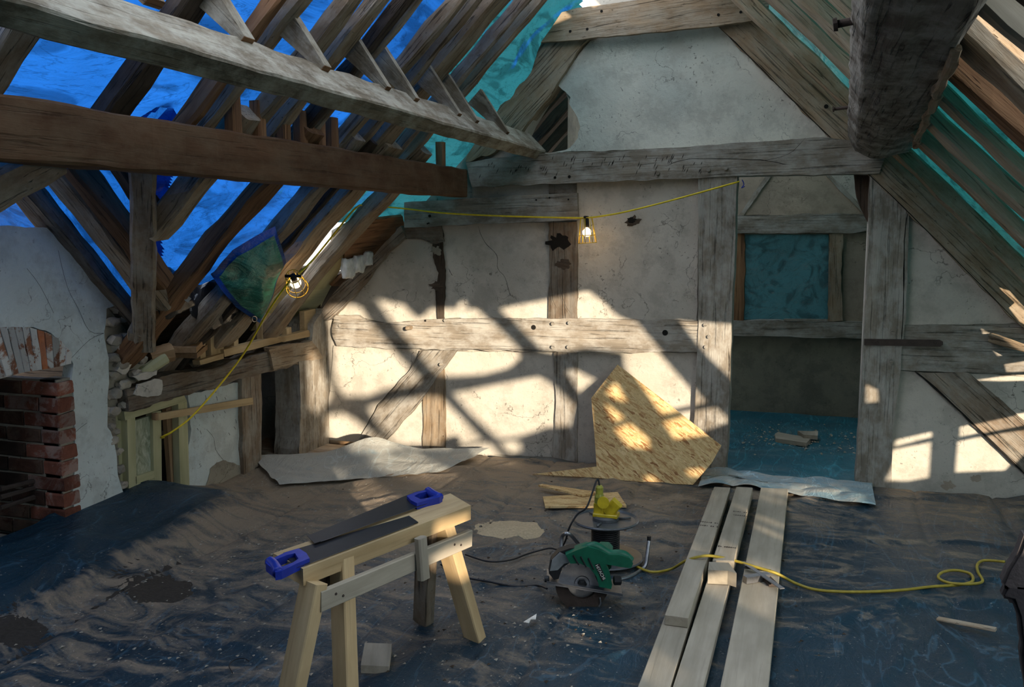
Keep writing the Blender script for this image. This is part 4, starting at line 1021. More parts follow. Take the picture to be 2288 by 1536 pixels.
tube('eyelet', ring, .004, 'steel', tcn, 6, 0, True)

# ================================================================== LAMPS AND CABLES
def cage_lamp(loc, zaxis, sc, label):
    q_ = Vector(zaxis).to_track_quat('Z', 'Y').to_matrix().to_4x4(); q_.translation = Vector(loc)
    t = empty('cage_lamp', loc, label, 'lamp', 'caged site lamps on the yellow cable')
    def put(n_, vs, fs, mat, sm=True):
        me = mesh(n_, [q_.to_3x3() @ (Vector(v) * sc) for v in vs], fs, sm); return link(n_, me, mat, t, Matrix.Translation(Vector(loc)))
    # z=0 is the top of the holder, the cage hangs towards +z
    V, Fc = [], []
    def add(pts, r=.0022, closed=False):
        v_, f_ = tube_geo([Vector(p) for p in pts], r, 6, closed, len(V)); V.extend(v_); Fc.extend(f_)
    circ = lambda R, z: [(R * math.cos(2 * math.pi * i / 20), R * math.sin(2 * math.pi * i / 20), z) for i in range(20)]
    for R, z in ((.036, 0.0), (.048, .105), (.056, .15)): add(circ(R, z), closed=True)
    for i in range(8):
        a = 2 * math.pi * i / 8; add([(.036 * math.cos(a), .036 * math.sin(a), 0), (.056 * math.cos(a), .056 * math.sin(a), .15)])
    put('cage', V, Fc, 'cage')
    V, Fc = tube_geo([Vector((0, 0, -.005)), Vector((0, 0, .055))], .015, 12); put('holder', V, Fc, 'black')
    V, Fc = tube_geo([Vector((-.04, 0, -.004)), Vector((.04, 0, -.004))], .008, 8); put('cable_clip', V, Fc, 'black')
    bm = bmesh.new(); bmesh.ops.create_uvsphere(bm, u_segments=16, v_segments=10, radius=.029)
    for v in bm.verts: v.co.z += .085
    for v in bm.verts:
        if v.co.z < .075: v.co.x *= .75; v.co.y *= .75
    me = bpy.data.meshes.new('bulb'); bm.to_mesh(me); bm.free(); me.transform(Matrix.Scale(sc, 4)); me.transform(q_.to_3x3().to_4x4())
    for p in me.polygons: p.use_smooth = True
    link('bulb', me, 'bulb', t, Matrix.Translation(Vector(loc)))
    ld = bpy.data.lights.new('bulb_light', 'POINT'); ld.energy = .9; ld.color = (1, .7, .4); ld.shadow_soft_size = .03
    lo = bpy.data.objects.new('bulb_light', ld); COL.objects.link(lo); lo.location = Vector(loc) + Vector(zaxis).normalized() * .115 * sc
    return t
L1 = Yp(1310, 487, 5.72); L1b = Yp(1313, 545, 5.72)
cage_lamp(L1, L1b - L1, (L1b - L1).length / .155, 'caged lamp hanging in front of the gable plaster')
L2 = Lp(655, 618, 4.1); L2b = Lp(672, 678, 4.1)
cage_lamp(L2, L2b - L2 + Vector((.03, -.02, 0)), .175 / .155, 'caged lamp tilted beside the green tarpaulin corner on the left slope')
cab = [Yp(1652, 406, 5.84), Yp(1500, 448, 5.78), Yp(1400, 473, 5.74), Yp(1345, 483, 5.72), Yp(1310, 487, 5.715), Yp(1272, 487, 5.72), Yp(1150, 484, 5.72), Yp(1000, 477, 5.7), Yp(900, 466, 5.62), Yp(820, 460, 5.4), Lp(795, 465, 4.22), Lp(745, 525, 4.2), Lp(700, 580, 4.18), Lp(668, 612, 4.12)]
tube('hanging_cable', cab, .0055, 'yellow_bright', None, 8, 8); tag(bpy.data.objects['hanging_cable'], 'yellow cable looping from the door post past both caged lamps', 'cable')
c2 = [Lp(648, 628, 4.1), Lp(622, 662, 4.1), Lp(590, 712, 4.08), Xp(545, 790, XL + .25), Xp(490, 862, XL + .2), Xp(430, 930, XL + .14), Xp(385, 965, XL + .1), Xp(360, 978, XL + .02), Xp(372, 978, XL - .1), Xp(385, 985, XL - .2)]
o = tube('lower_cable', c2, .0055, 'yellow_bright', None, 8, 8); tag(o, 'yellow cable hanging from the left lamp down into the stud frame', 'cable')
o = tube('blue_string', [Yp(1658, 402, 5.83), Yp(1662, 412, 5.83), Yp(1657, 420, 5.83), Yp(1664, 416, 5.83)], .003, 'blue', None, 6); tag(o, 'scrap of blue string knotted beside the cable at the door head', 'string')

# ================================================================== LOOSE THINGS
# strap on the post
o = wprism('iron_strap', [(1931, 758), (2100, 760), (2107, 764), (2107, 771), (2100, 775), (1931, 772)], .045, .012, 'iron', None, None, 0, 0); tag(o, 'flat rusty iron strap across the right door post and rail', 'strap')
for x in (1960, 2040, 2090): lathe('bolt', [(.008, 0), (.006, .004)], Yp(x, 766, YW - .0455), 'iron', o, 8, (0, -1, 0))
o = beam('broken_stub', Yp(2212, 762, YW - .03), Yp(2360, 800, YW - .2), .07, .05, 'oak_tan', None, up=(0, 0, 1), rough=.012, wob=.01, taper=.8); tag(o, 'splintered end of a broken timber on the wall right of the doorway', 'timber')
# OSB sheet leaning on the gable
bl, br = Zp(1190, 1062, .02), Zp(1548, 1084, .02)
tp = Yp(1380, 815, YW - .03)
n_ = (br - bl).cross(tp - bl).normalized()
if n_.y > 0: n_ = -n_
d_ = n_.dot(bl)
OS = [on(x, y, n_, d_) for x, y in ((1190, 1060), (1333, 1043), (1328, 970), (1321, 890), (1380, 815), (1490, 900), (1612, 996), (1590, 1035), (1548, 1084), (1450, 1079), (1330, 1068))]
o = prism('osb_sheet', OS, n_, .011, 'osb', None, None); tag(o, 'large cut sheet of strand board leaning against the gable wall', 'board')
# strand board offcuts lying on the floor
def slabf(name, px, z, th_, mat, label, cat, group=None):
    o = prism(name, [Zp(x, y, z) for x, y in px], (0, 0, 1), th_, mat, None, seg=0); return tag(o, label, cat, group)
slabf('board_offcut', [(1213, 1110), (1380, 1100), (1400, 1130), (1218, 1132)], .045, .012, 'osb', 'rectangular strand board offcut on the floor below the big sheet', 'board')
slabf('board_strip', [(1203, 1084), (1212, 1082), (1340, 1100), (1300, 1106)], .06, .012, 'osb', 'long pointed sliver of strand board lying behind the rectangular offcut', 'board')
# round pole by the corner
o = tube('broom_handle', [Zp(737, 988, .14), Zp(885, 1000, .05)], .014, 'ply', None, 10, 0); tag(o, 'round wooden pole lying in the left corner of the gable', 'pole')
# planks on the floor
pk = 'fresh planed planks laid on the blue sheet'
def plank(a, b, c, d, z, label, mat='pine_white', th_=.042):
    o = prism('plank', [Zp(*a, z), Zp(*b, z), Zp(*c, z), Zp(*d, z)], (0, 0, 1), th_, mat, None, seg=0)
    bm = bmesh.new(); bm.from_mesh(o.data); bmesh.ops.bevel(bm, geom=bm.edges[:], offset=.0025, segments=1, affect='EDGES'); bm.to_mesh(o.data); bm.free()
    return tag(o, label, 'plank', pk)
B0 = .07; B1 = .113
plank((1700, 1090), (1761, 1093), (1706, 1640), (1588, 1640), B0, 'widest single plank, farthest right of the planks on the floor')
plank((1645, 1096), (1682, 1098), (1545, 1640), (1470, 1640), B0, 'long plank lying between the stacked plank and the widest plank')
plank((1592, 1096), (1630, 1098), (1466, 1640), (1385, 1640), B0, 'bottom plank of the stack on the left')
plank((1596, 1088), (1632, 1090), (1538, 1381), (1485, 1374), B1, 'short upper plank stacked on the left plank, with a square cut end')
plank((1645, 1088), (1682, 1090), (1640, 1254), (1592, 1252), B1, 'short upper plank stacked on the middle plank')
bx = prism('offcut_block', [Zp(x, y, .135) for x, y in ((1583, 1255), (1626, 1258), (1646, 1290), (1642, 1299), (1622, 1276), (1581, 1274))], (0, 0, 1), .06, 'pine_white', None, seg=0) if 0 else None
o = prism('offcut_block', [Zp(x, y, .135) for x, y in ((1584, 1256), (1628, 1258), (1646, 1282), (1626, 1276), (1582, 1274))], (0, 0, 1), .062, 'pine_white', None, seg=0)
tag(o, 'small bright pine offcut sitting on the middle plank', 'offcut')
# folding square on the widest plank
sq = empty('combination_square', Zp(1690, 1280, B0), 'metal square with a dark stock lying on the widest plank', 'square')
def bar(name, a, b, w_, h_, mat, z=B0 + .012, par=sq):
    return beam(name, Zp(*a, z), Zp(*b, z), w_, h_, mat, par, rough=0, ch=.001)
bar('rule', (1660, 1256), (1748, 1316), .022, .004, 'steel', B0 + .03); bar('rule', (1664, 1268), (1722, 1276), .02, .006, 'black', B0 + .02)
bar('stock', (1664, 1296), (1716, 1288), .03, .03, 'steel', B0 + .016); bar('stock', (1712, 1292), (1728, 1308), .04, .014, 'iron', B0 + .01)
# grade stamps printed on the planks
def stamp(cx, cy, n, rows, par, z):
    vs = []; fs = []
    for r in range(rows):
        for k in range(n):
            if random.random() < .15: continue
            p = Zp(cx + k * 4.6, cy + r * 8 + k * .5, z + .0006); w_, h_ = .0035, .004 + random.random() * .006
            b = len(vs); vs += [p + Vector((-w_, -h_, 0)), p + Vector((w_, -h_, 0)), p + Vector((w_, h_, 0)), p + Vector((-w_, h_, 0))]; fs.append((b, b + 1, b + 2, b + 3))
    link('stamp_marks', mesh('stamp_marks', vs, fs), 'iron', par, kind='stuff')
pls = [o for o in COL.objects if o.name.startswith('plank')]
stamp(1566, 1166, 9, 2, pls[3], B1); stamp(1606, 1221, 9, 1, pls[4], B1); stamp(1640, 1143, 7, 2, pls[4], B1)
# pale offcut under the sawhorse, and scraps
slabf('square_offcut', [(815, 1437), (875, 1439), (869, 1490), (806, 1487)], .05, .03, 'pine_white', 'square pale wood offcut lying on the floor under the sawhorse', 'offcut')
for i, (px, lb) in enumerate((([(1170, 1390), (1186, 1380), (1199, 1372), (1197, 1384), (1186, 1384), (1182, 1392)], 'torn white paper scrap on the floor left of the circular saw'),)):
    slabf('paper_scrap', px, .06, .003, 'paper', lb, 'scrap')
slabf('offcut', [(1731, 970), (1738, 966), (1796, 976), (1812, 980), (1802, 990), (1733, 980)], .05, .03, 'pine_white', 'longer pale wood offcut with notched end in the far room', 'offcut')
slabf('offcut', [(1782, 963), (1828, 964), (1827, 974), (1796, 972)], .075, .03, 'pine_white', 'short pale wood block beside the notched offcut in the far room', 'offcut')
# crumbs and sawdust on the sheet: countless
def crumbs(name, n, area, mat, r0, r1, label, cat):
    vs = []; fs = []
    for k in range(n):
        x, y = area()
        if x < -2.85 and y < 4.5: continue
        z = floor_h(x, y) if y < 5.8 else .025
        r = r0 + (r1 - r0) * random.random() ** 3; b = len(vs); a = random.random() * 6
        for t in range(3): vs.append((x + r * math.cos(a + t * 2.1), y + r * 1.3 * math.sin(a + t * 2.1), z + .001))
        vs.append((x, y, z + r * .6)); fs += [(b, b + 1, b + 3), (b + 1, b + 2, b + 3), (b + 2, b, b + 3)]
    o = link(name, mesh(name, vs, fs), mat, None, kind='stuff'); o['label'] = label; o['category'] = cat
crumbs('plaster_crumbs', 2600, lambda: (-3.3 + 2.6 * random.random() ** 1.3, 2.2 + 3.0 * random.random()), 'stone', .002, .010, 'scattered plaster crumbs on the dusty blue floor sheet', 'rubble')
crumbs('wood_chips', 700, lambda: (random.gauss(-1.1, .7), random.gauss(3.9, .8)), 'oak_dark', .002, .011, 'dark wood chips scattered over the floor sheet', 'debris')
crumbs('far_shavings', 350, lambda: (random.uniform(-.45, .4), random.gauss(7.0, .22)), 'pine_white', .004, .016, 'pale wood shavings on the teal sheet of the far room', 'shavings')
# sawdust heaps
def heap(px, r, h_, label, mat='sawdust'):
    c = Zp(*px)
    def f(u, v):
        a = u * 2 * math.pi; rr_ = v * r * (1 + .35 * nz(math.cos(a) * 1.5, math.sin(a) * 1.5, px[0])); x, y = c.x + math.cos(a) * rr_ * 1.3, c.y + math.sin(a) * rr_
        return (x, y, floor_h(x, y) - .004 + h_ * (1 - v) ** 1.2 * (1 + .3 * nz(x * 20, y * 20)) + .004 * (1 - v))
    o = grid('dust_heap', f, 40, 12, mat); tag(o, label, 'dust')
heap((1140, 1190), .19, .015, 'low heap of sawdust on the floor between sawhorse and cable reel')
heap((355, 1328), .27, .004, 'brown patch of dry dirt on the floor sheet left of the sawhorse', flat('dirt', (.045, .035, .025), .95, bumpy=.5, scale=60))
heap((40, 1440), .2, .004, 'brown patch of dirt on the floor sheet at the lower left edge', flat('dirt_dark', (.035, .028, .022), .95, bumpy=.5, scale=60))
o = tube('wire_scrap', [Zp(520, 1505, .03), Zp(512, 1488, .035), Zp(525, 1475, .03), Zp(545, 1472, .03), Zp(556, 1478, .03)], .002, 'black', None, 5); tag(o, 'thin bent black wire lying on the floor at lower left', 'wire')
o = beam('floor_lath', Zp(2095, 1383, .03), Zp(2225, 1408, .05), .03, .012, 'oak_tan', None, rough=.003); tag(o, 'weathered lath lying on the floor sheet at right', 'lath')
# ---- sawhorse
ZT = .55
tpv = [Zp(x, y, ZT) for x, y in ((1052, 1130), (1006, 1103), (610, 1237), (677, 1272))]
shr = empty('sawhorse', (-1.4, 2.8, 0), 'pine sawhorse with a pale side rail and two blue handled saws lying on top', 'sawhorse')
o = prism('top_beam', tpv, (0, 0, 1), .055, 'pine', shr, seg=0)
ax = (tpv[0] - tpv[3]).normalized()
def leg(a, b, mat='pine'): return beam('leg', a, b, .075, .05, mat, shr, up=ax, rough=.0015, ch=.004)
pt = lambda x, y, z: Zp(x, y, z)
leg(pt(763, 1240, .53), pt(776, 1640, .02)); leg(pt(702, 1300, .50), pt(628, 1660, .02))
leg(pt(982, 1150, .53), pt(1063, 1430, .02)); leg(pt(955, 1170, .50), pt(946, 1388, .02), 'oak_tan')
# gussets under the top
def quad(name, P, th_, mat, par, n=None): 
    P = [Vector(p) for p in P]; nn = (P[1] - P[0]).cross(P[2] - P[0]).normalized()
    if nn.dot(CP - P[0]) < 0: nn = -nn
    return prism(name, P, nn, th_, mat, par, seg=0)
quad('gusset', [pt(676, 1290, .49), pt(757, 1262, .49), pt(762, 1345, .36), pt(668, 1350, .36)], .015, 'oak_dark', shr)
quad('gusset', [pt(668, 1345, .37), pt(762, 1330, .37), pt(758, 1378, .29), pt(690, 1360, .29)], .015, 'ply_dark', shr)
quad('gusset', [pt(925, 1185, .47), pt(972, 1168, .47), pt(985, 1215, .38), pt(925, 1220, .38)], .015, 'ply_dark', shr)
ra, rb = pt(713, 1345, .445), pt(1050, 1203, .415)
off = (CP - ra).normalized() * .03; off.z = 0
beam('side_rail', ra + off * 0, rb, .022, .065, 'pine_white', shr, rough=.001, ch=.003)
mm = ra.lerp(rb, .60) + Vector((.03, -.012, 0)); beam('upright_block', mm + Vector((0, 0, -.06)), mm + Vector((-.01, 0, .09)), .03, .045, 'pine_white', shr, up=ax, rough=.001)
for t, dz in ((.08, .008), (.12, -.008), (.86, .006), (.91, -.006)):
    c = ra.lerp(rb, t) + Vector((.0105, -.004, dz)); lathe('screw', [(.005, 0), (.004, .002)], c, 'iron', shr, 8, (.92, -.38, 0))
for x, y in ((774, 1238), (782, 1232), (985, 1155), (992, 1149)):
    c = pt(x, y, .50) + Vector((.02, -.035, 0))
    lathe('screw', [(.004, 0), (.003, .002)], c, 'iron', shr, 8, (.6, -.7, .2))
# hand saws
def handsaw(o2, fwd, side, zoff, sgn, label):
    """blade from the handle along fwd; side = direction of its spine"""
    t = empty('hand_saw', o2, label, 'saw', 'two blue handled saws on the sawhorse')
    o2 = Vector(o2); f = Vector(fwd).normalized(); s_ = Vector(side).normalized()
    P = lambda a, b, z=0: o2 + f * a + s_ * b + Vector((0, 0, zoff + z))
    bl_ = [P(-.03, -.055), P(.52, -.055), P(.52, .03), P(-.03, .095)]
    prism('blade', bl_, (0, 0, 1), .0015, 'blade', t, seg=0)
    vs = []; fs = []
    for i in range(90):
        a = .0 + i * .0055; b0 = len(vs); vs += [P(a, -.055, -.0005), P(a + .0027, -.0605, -.0005), P(a + .0055, -.055, -.0005)]; fs.append((b0, b0 + 1, b0 + 2))
    link('teeth', mesh('teeth', vs, fs), 'steel', t, kind='stuff')
    outl = [(.02, .055), (-.03, .062), (-.085, .05), (-.115, .045), (-.118, .03), (-.108, -.045), (-.112, -.06), (-.09, -.068), (-.03, -.055), (.025, -.05), (.03, .0)]
    hole = [(-.005, .028), (-.035, .036), (-.082, .030), (-.078, -.038), (-.035, -.036), (-.01, -.022)]
    prism('handle', [P(a, b, .013) for a, b in outl], (0, 0, 1), .026, 'blue', t, seg=0, holes=[[P(a, b, .013) for a, b in hole]])
    tube('grip_rim', [P(a, b, .006) for a, b in [(-.097, .048), (-.094, .0), (-.1, -.055)]], .017, 'blue', t, 10, 6)
    return t
sid = (tpv[1] - tpv[0]).normalized()
cen = lambda x, y: Zp(x, y, ZT)
handsaw(cen(668, 1254), ax, sid, .005, 1, 'hand saw with the blue handle overhanging the near end of the sawhorse')
handsaw(cen(930, 1128) + Vector((0, 0, 0)), -ax, sid * 1, .012, 1, 'hand saw with the blue handle on the far end of the sawhorse')

# ---- cable reel
rc_ = Zp(1352, 1262, 0); zt = .20
re = empty('cable_reel', (rc_.x, rc_.y, 0), 'grey drum cable reel with tubular stand and yellow socket on top', 'cable reel')
rx, ry = rc_.x, rc_.y
rz = lambda z: (rx, ry, z)
lathe('lower_disc', [(.175, .0), (.18, .004), (.175, .010), (.06, .016)], rz(.035), 'reel', re, 40)
lathe('drum', [(.062, 0), (.062, .16)], rz(.045), 'black', re, 32)
V, Fc = [], []
for k in range(15):
    v_, f_ = tube_geo([Vector((.064 * math.cos(2 * math.pi * i / 24), .064 * math.sin(2 * math.pi * i / 24), .055 + k * .0095)) for i in range(24)], .0048, 6, True, len(V)); V += v_; Fc += f_
link('wound_cable', mesh('wound_cable', V, Fc, True), 'black', re, Matrix.Translation((rx, ry, 0)))
lathe('upper_disc', [(.06, 0), (.14, -.004), (.152, .0), (.156, .006), (.152, .012), (.14, .004), (.06, .006)], rz(.215), 'reel', re, 40)
lathe('hub', [(.062, 0), (.062, .014), (.05, .02)], rz(.222), 'reel', re, 28)
for k in range(3):
    a = k * 2.1 + .4; tube('spoke', [(rx + .06 * math.cos(a), ry + .06 * math.sin(a), .224), (rx + .12 * math.cos(a), ry + .12 * math.sin(a), .226)], .005, 'reel', re, 6, 0)
beam('socket_base', (rx - .055, ry, .247), (rx + .06, ry, .247), .07, .018, 'yplug', re, rough=0, ch=.004)
beam('socket', (rx + .008, ry - .0, .255), (rx + .055, ry + .0, .31), .055, .05, 'yplug', re, up=(0, 1, 0), rough=0, ch=.006)
beam('socket', (rx - .03, ry, .255), (rx - .03, ry, .30), .05, .05, 'yplug', re, up=(0, 1, 0), rough=0, ch=.006)
lathe('socket_lid', [(.028, 0), (.028, .012)], (rx - .005, ry - .035, .315), 'yplug', re, 20, (.2, -1, .1))
lathe('plug', [(.023, 0), (.023, .03), (.018, .045), (.018, .075), (.012, .085)], (rx - .032, ry, .30), 'yplug2', re, 20)
tube('stand', [Zp(1265, 1193, .2), Zp(1256, 1200, .17), Zp(1253, 1240, .09), Zp(1258, 1262, .035), Zp(1275, 1272, .03), Zp(1300, 1262, .03), Zp(1304, 1244, .05), Zp(1296, 1222, .1), Zp(1275, 1196, .19), Zp(1265, 1193, .2)], .009, 'steel', re, 10, 6)
tube('stand', [Zp(1450, 1208, .14), Zp(1446, 1240, .08), Zp(1442, 1264, .035), Zp(1430, 1276, .02), Zp(1400, 1292, .02), Zp(1340, 1302, .02), Zp(1300, 1292, .02), Zp(1280, 1276, .02)], .009, 'steel', re, 10, 6)
lathe('end_cap', [(.0095, 0), (.0095, .02)], Zp(1450, 1208, .14), 'black', re, 10)
# black lead from plug to the saw
ld = [Vector((rx - .032, ry, .385)), Vector((rx - .045, ry, .41)), Zp(1312, 1132, .30), Zp(1290, 1150, .26), Zp(1272, 1180, .2), Zp(1262, 1212, .12), Zp(1248, 1228, .06), Zp(1225, 1226, .05), Zp(1180, 1238, .03), Zp(1140, 1252, .03), Zp(1090, 1255, .03), Zp(1040, 1240, .03)]
o = tube('black_lead', ld, .0045, 'black', None, 7, 8); tag(o, 'black lead arching from the yellow plug and trailing behind the sawhorse', 'cable')
o = tube('saw_lead', [Zp(985, 1262, .03), Zp(1030, 1288, .03), Zp(1090, 1300, .03), Zp(1150, 1311, .03), Zp(1200, 1309, .04), Zp(1222, 1316, .07)], .0045, 'black', None, 7, 8); tag(o, 'black lead running along the floor to the circular saw', 'cable')
yc_ = [Zp(1392, 1248, .05), Zp(1425, 1268, .03), Zp(1460, 1279, .03), Zp(1500, 1272, .03), Zp(1530, 1255, B1 - .02), Zp(1560, 1245, B1 + .012), Zp(1590, 1243, B1 + .012), Zp(1635, 1252, B0 + .03), Zp(1690, 1268, B0 + .03), Zp(1735, 1282, B0 + .012), Zp(1775, 1303, .04), Zp(1820, 1318, .03), Zp(1880, 1323, .03), Zp(1950, 1323, .03), Zp(2020, 1319, .03),
       Zp(2080, 1312, .03), Zp(2140, 1308, .03), Zp(2172, 1300, .04), Zp(2168, 1283, .03), Zp(2135, 1275, .03), Zp(2105, 1280, .03), Zp(2097, 1292, .03), Zp(2120, 1303, .035), Zp(2165, 1306, .045), Zp(2195, 1300, .03), Zp(2185, 1278, .03), Zp(2184, 1262, .03), Zp(2200, 1253, .03), Zp(2245, 1256, .05)]
o = tube('floor_cable', yc_, .0065, 'yellow', None, 8, 8); tag(o, 'yellow extension cable from the reel over the planks, coiled once at right', 'cable')
# ---- circular saw
cs0 = Zp(1292, 1375, 0)
cs = empty('circular_saw', (cs0.x, cs0.y, 0), 'green and black circular saw resting on the floor before the reel', 'saw')
vx = RT.copy(); vn = Vector((-FW.x, -FW.y, 0)).normalized() * 1.0   # saw plane roughly faces the room's near end
ctr = Vector((cs0.x, cs0.y + .06, .135))
def CS(u, v, d=0): return ctr + vx * u + Vector((0, 0, 1)) * v + vn * d
ppm = 1 / 510.0    # metres per photo pixel at the saw
def cpx(x, y, d=0): return CS((x - 1290) * ppm * .98, -(y - 1335) * ppm * 1.02, d)
lathe('blade', [(.098, -.001), (.098, .001)], CS(0, -.02, 0), 'steel', cs, 48, vn)
V = []; Fc = []
for i in range(40):
    a = 2 * math.pi * i / 40; b0 = len(V); V += [CS(.097 * math.cos(a), -.02 + .097 * math.sin(a)), CS(.104 * math.cos(a + .05), -.02 + .104 * math.sin(a + .05)), CS(.097 * math.cos(a + .09), -.02 + .097 * math.sin(a + .09))]; Fc.append((b0, b0 + 1, b0 + 2))
link('blade_teeth', mesh('blade_teeth', V, Fc), 'steel', cs, kind='stuff')
up_g = [(1217, 1318), (1222, 1290), (1238, 1272), (1262, 1264), (1292, 1262), (1318, 1275), (1332, 1300), (1340, 1335), (1322, 1336), (1310, 1308), (1290, 1293), (1264, 1293), (1246, 1306), (1238, 1330), (1228, 1332)]
prism('blade_guard', [cpx(x, y, .03) for x, y in up_g], vn, .05, 'black', cs, seg=0)
prism('guard_plate', [cpx(x, y, .035) for x, y in ((1219, 1312), (1224, 1288), (1240, 1272), (1262, 1282), (1272, 1292), (1250, 1296), (1236, 1310))], vn, .006, 'grey_strip', cs, seg=0)
lg = []
for i in range(19):
    a = math.pi + .15 + i / 18 * (math.pi * .86); lg.append(CS(.112 * math.cos(a), -.02 + .112 * math.sin(a), .018))
for i in range(19):
    a = math.pi + .15 + (18 - i) / 18 * (math.pi * .86); lg.append(CS(.062 * math.cos(a), -.02 + .062 * math.sin(a), .018))
prism('lower_guard', lg, vn, .028, 'iron', cs, seg=0)
lathe('arbor_nut', [(.02, 0), (.02, .012), (.012, .018)], CS(0, -.02, .003), 'black', cs, 6, vn)
lathe('blade_flange', [(.033, 0), (.03, .004)], CS(0, -.02, .001), 'steel', cs, 24, vn)
hd = [(1252, 1272), (1275, 1262), (1298, 1254), (1320, 1260), (1345, 1272), (1366, 1272), (1388, 1278), (1396, 1290), (1392, 1300), (1372, 1298), (1352, 1294), (1338, 1292), (1346, 1308), (1352, 1335), (1350, 1345), (1324, 1340), (1318, 1318), (1302, 1298), (1282, 1290), (1262, 1290)]
prism('motor_housing', [cpx(x, y, .065) for x, y in hd], vn, .06, 'green', cs, seg=0)
beam('motor', cpx(1335, 1300, .0), cpx(1345, 1296, -.12), .07, .08, 'green', cs, rough=0, ch=.02)
hdl = [cpx(1290, 1266, .035), cpx(1315, 1258, .035), cpx(1345, 1274, .035), cpx(1375, 1276, .035), cpx(1393, 1290, .035)]
tube('handle', hdl, .019, 'green', cs, 10, 8)
for k in range(3): beam('rib', cpx(1268 + k * 16, 1272 + k * 3, .068), cpx(1280 + k * 16, 1292 + k * 5, .068), .006, .006, 'black', cs, rough=0)
prism('label_plate', [cpx(x, y, .067) for x, y in ((1314, 1292), (1324, 1290), (1338, 1322), (1330, 1328))], vn, .002, 'black', cs, seg=0)
prism('base_plate', [cpx(1212, 1334, .05), cpx(1375, 1362, .05), cpx(1378, 1360, -.1), cpx(1216, 1330, -.1)], (0, 0, 1), .004, 'steel', cs, seg=0)
prism('base_edge', [cpx(1212, 1331, .05), cpx(1376, 1358, .05), cpx(1376, 1364, .05), cpx(1212, 1338, .05)], vn, .003, 'steel', cs, seg=0)
lathe('knob', [(.012, 0), (.02, .004), (.02, .03), (.015, .034)], cpx(1356, 1333, .03), 'black', cs, 12, vx)
lathe('knob', [(.01, 0), (.014, .004), (.014, .02)], cpx(1218, 1330, .03), 'black', cs, 12, -vx)
tube('guard_lever', [cpx(1328, 1372, .02), cpx(1330, 1385, .02), cpx(1326, 1393, .02)], .004, 'steel', cs, 6, 4)
cv = bpy.data.curves.new('maker_name', 'FONT'); cv.body = 'HITACHI'; cv.size = .018; cv.extrude = .0004; cv.align_x = 'CENTER'; cv.align_y = 'CENTER'
to = bpy.data.objects.new('maker_name_tmp', cv); COL.objects.link(to); bpy.context.view_layer.update()
dg = bpy.context.evaluated_depsgraph_get(); me = bpy.data.meshes.new_from_object(to.evaluated_get(dg)); bpy.data.objects.remove(to)
dirv = (cpx(1334, 1321) - cpx(1318, 1292)); link('maker_name', me, 'paper', cs, frame(cpx(1326, 1308, .0685), dirv, vn))

# ---- odds and ends at the eaves
o = prism('brown_board', [Zp(x, y, .93) for x, y in ((372, 777), (420, 722), (500, 716), (438, 777))], (0, 0, 1), .03, 'ply', None, seg=0); tag(o, 'short brown board resting on the eaves beside the valley rafter', 'board')
o = prism('brown_board', [Zp(x, y, .895) for x, y in ((345, 785), (400, 735), (505, 735), (440, 790))], (0, 0, 1), .03, 'ply', None, seg=0); tag(o, 'lower wider brown board underneath the short one at the eaves', 'board')
for i, (a, b, r, mat, lb) in enumerate((((335, 800), (385, 788), .05, 'ply', 'round cut log end below the brown boards at the eaves'), ((300, 842), (370, 800), .03, 'pine_green', 'slanting pale timber offcut on the wall plate by the chimney'))):
    o = beam('timber_end', Xp(*a, XL - .02), Xp(*b, XL + .05), r * 2, r * 2, mat, None, rough=.006, ch=r * .5); tag(o, lb, 'timber')
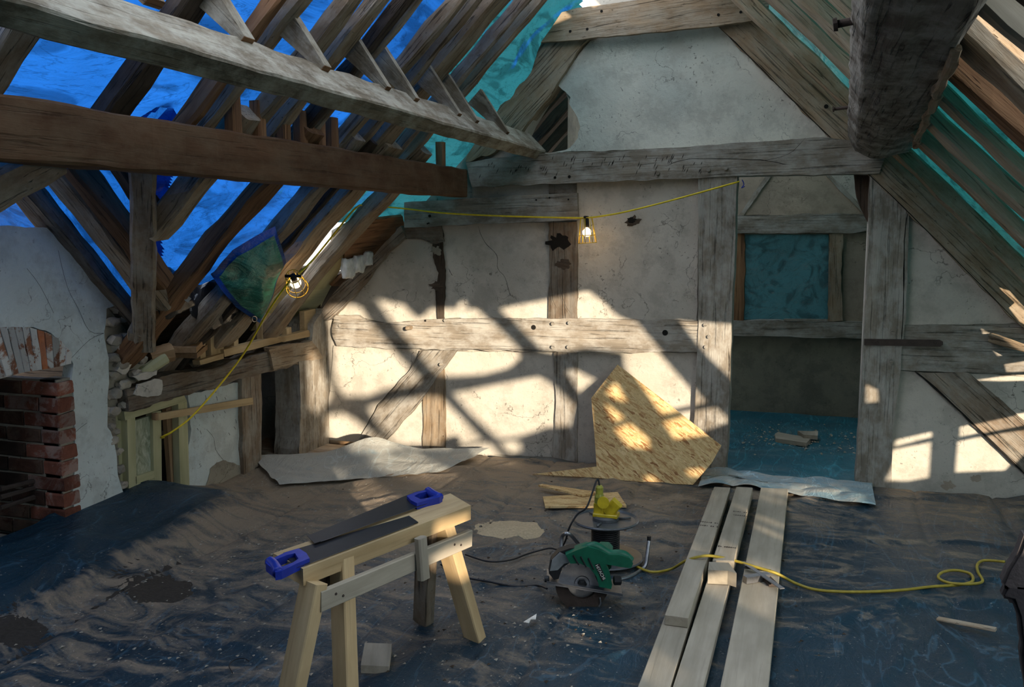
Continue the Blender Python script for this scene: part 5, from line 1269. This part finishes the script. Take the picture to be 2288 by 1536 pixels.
# black bag with a curling grey strip
bm = bmesh.new(); bmesh.ops.create_icosphere(bm, subdivisions=4, radius=1)
c = Xp(388, 655, -3.14)
for v in bm.verts:
    n_ = 1 + .3 * nz(v.co.x * 2, v.co.y * 2, v.co.z * 2) + .08 * nz(v.co.x * 6, v.co.y * 6, v.co.z * 6); v.co = Vector((v.co.x * .05, v.co.y * .15, v.co.z * .12)) * n_
me = bpy.data.meshes.new('black_bag'); bm.to_mesh(me); bm.free()
for p in me.polygons: p.use_smooth = True
o = link('black_bag', me, 'black_bag', None, Matrix.Translation(c)); tag(o, 'black plastic bag stuffed behind the rafters right of the valley rafter', 'bag')
P = catmull([Xp(x, y, -3.06) for x, y in ((372, 612), (388, 622), (402, 640), (412, 662), (424, 672))], 6)
vs = []
for i, p in enumerate(P): vs += [p + Vector((.0, .014, .010)), p + Vector((.0, -.014, -.010))]
o = link('grey_strip', mesh('grey_strip', vs, [(2 * i, 2 * i + 1, 2 * i + 3, 2 * i + 2) for i in range(len(P) - 1)], True), 'grey_strip'); tag(o, 'curling pale grey rubber strip hanging over the black bag', 'strip')
bm = bmesh.new(); bmesh.ops.create_icosphere(bm, subdivisions=4, radius=1)
c = Xp(490, 665, -3.26)
for v in bm.verts: v.co = Vector((v.co.x * .05, v.co.y * .25, v.co.z * .16)) * (1 + .3 * nz(v.co.x * 2 + 5, v.co.y * 2, v.co.z * 2))
me = bpy.data.meshes.new('black_bag'); bm.to_mesh(me); bm.free()
o = link('black_bag', me, 'black_bag', None, Matrix.Translation(c)); tag(o, 'second black plastic bag, lower and behind the green tarpaulin corner', 'bag')
# dark coat hanging at the right edge
jk = empty('hanging_coat', Yp(2300, 1400, 2.3), 'dark coat with a brown grey knitted sleeve at the right edge', 'coat')
def coat(pts, mat, name, dep=.05):
    c = sum((Yp(x, y, 2.3) for x, y in pts), Vector()) / len(pts)
    o = prism(name, [Yp(x, y, 2.3) for x, y in pts], (0, -1, 0), dep, mat, jk, None, .02, .004)
    bm = bmesh.new(); bm.from_mesh(o.data); bmesh.ops.bevel(bm, geom=[e_ for e_ in bm.edges if e_.is_manifold and e_.calc_face_angle(0) > .8], offset=.008, segments=2, affect='EDGES'); bm.to_mesh(o.data); bm.free()
coat([(2290, 1190), (2262, 1255), (2238, 1310), (2250, 1318), (2300, 1325), (2420, 1330), (2420, 1180)], 'jacket_grey', 'sleeve')
coat([(2252, 1306), (2236, 1338), (2262, 1345), (2275, 1380), (2286, 1440), (2300, 1900), (2430, 1900), (2430, 1310)], 'jacket', 'body', .04)
for o in list(COL.objects):
    if o.type == 'MESH' and not o.data.materials: print('NOMAT', o.name)
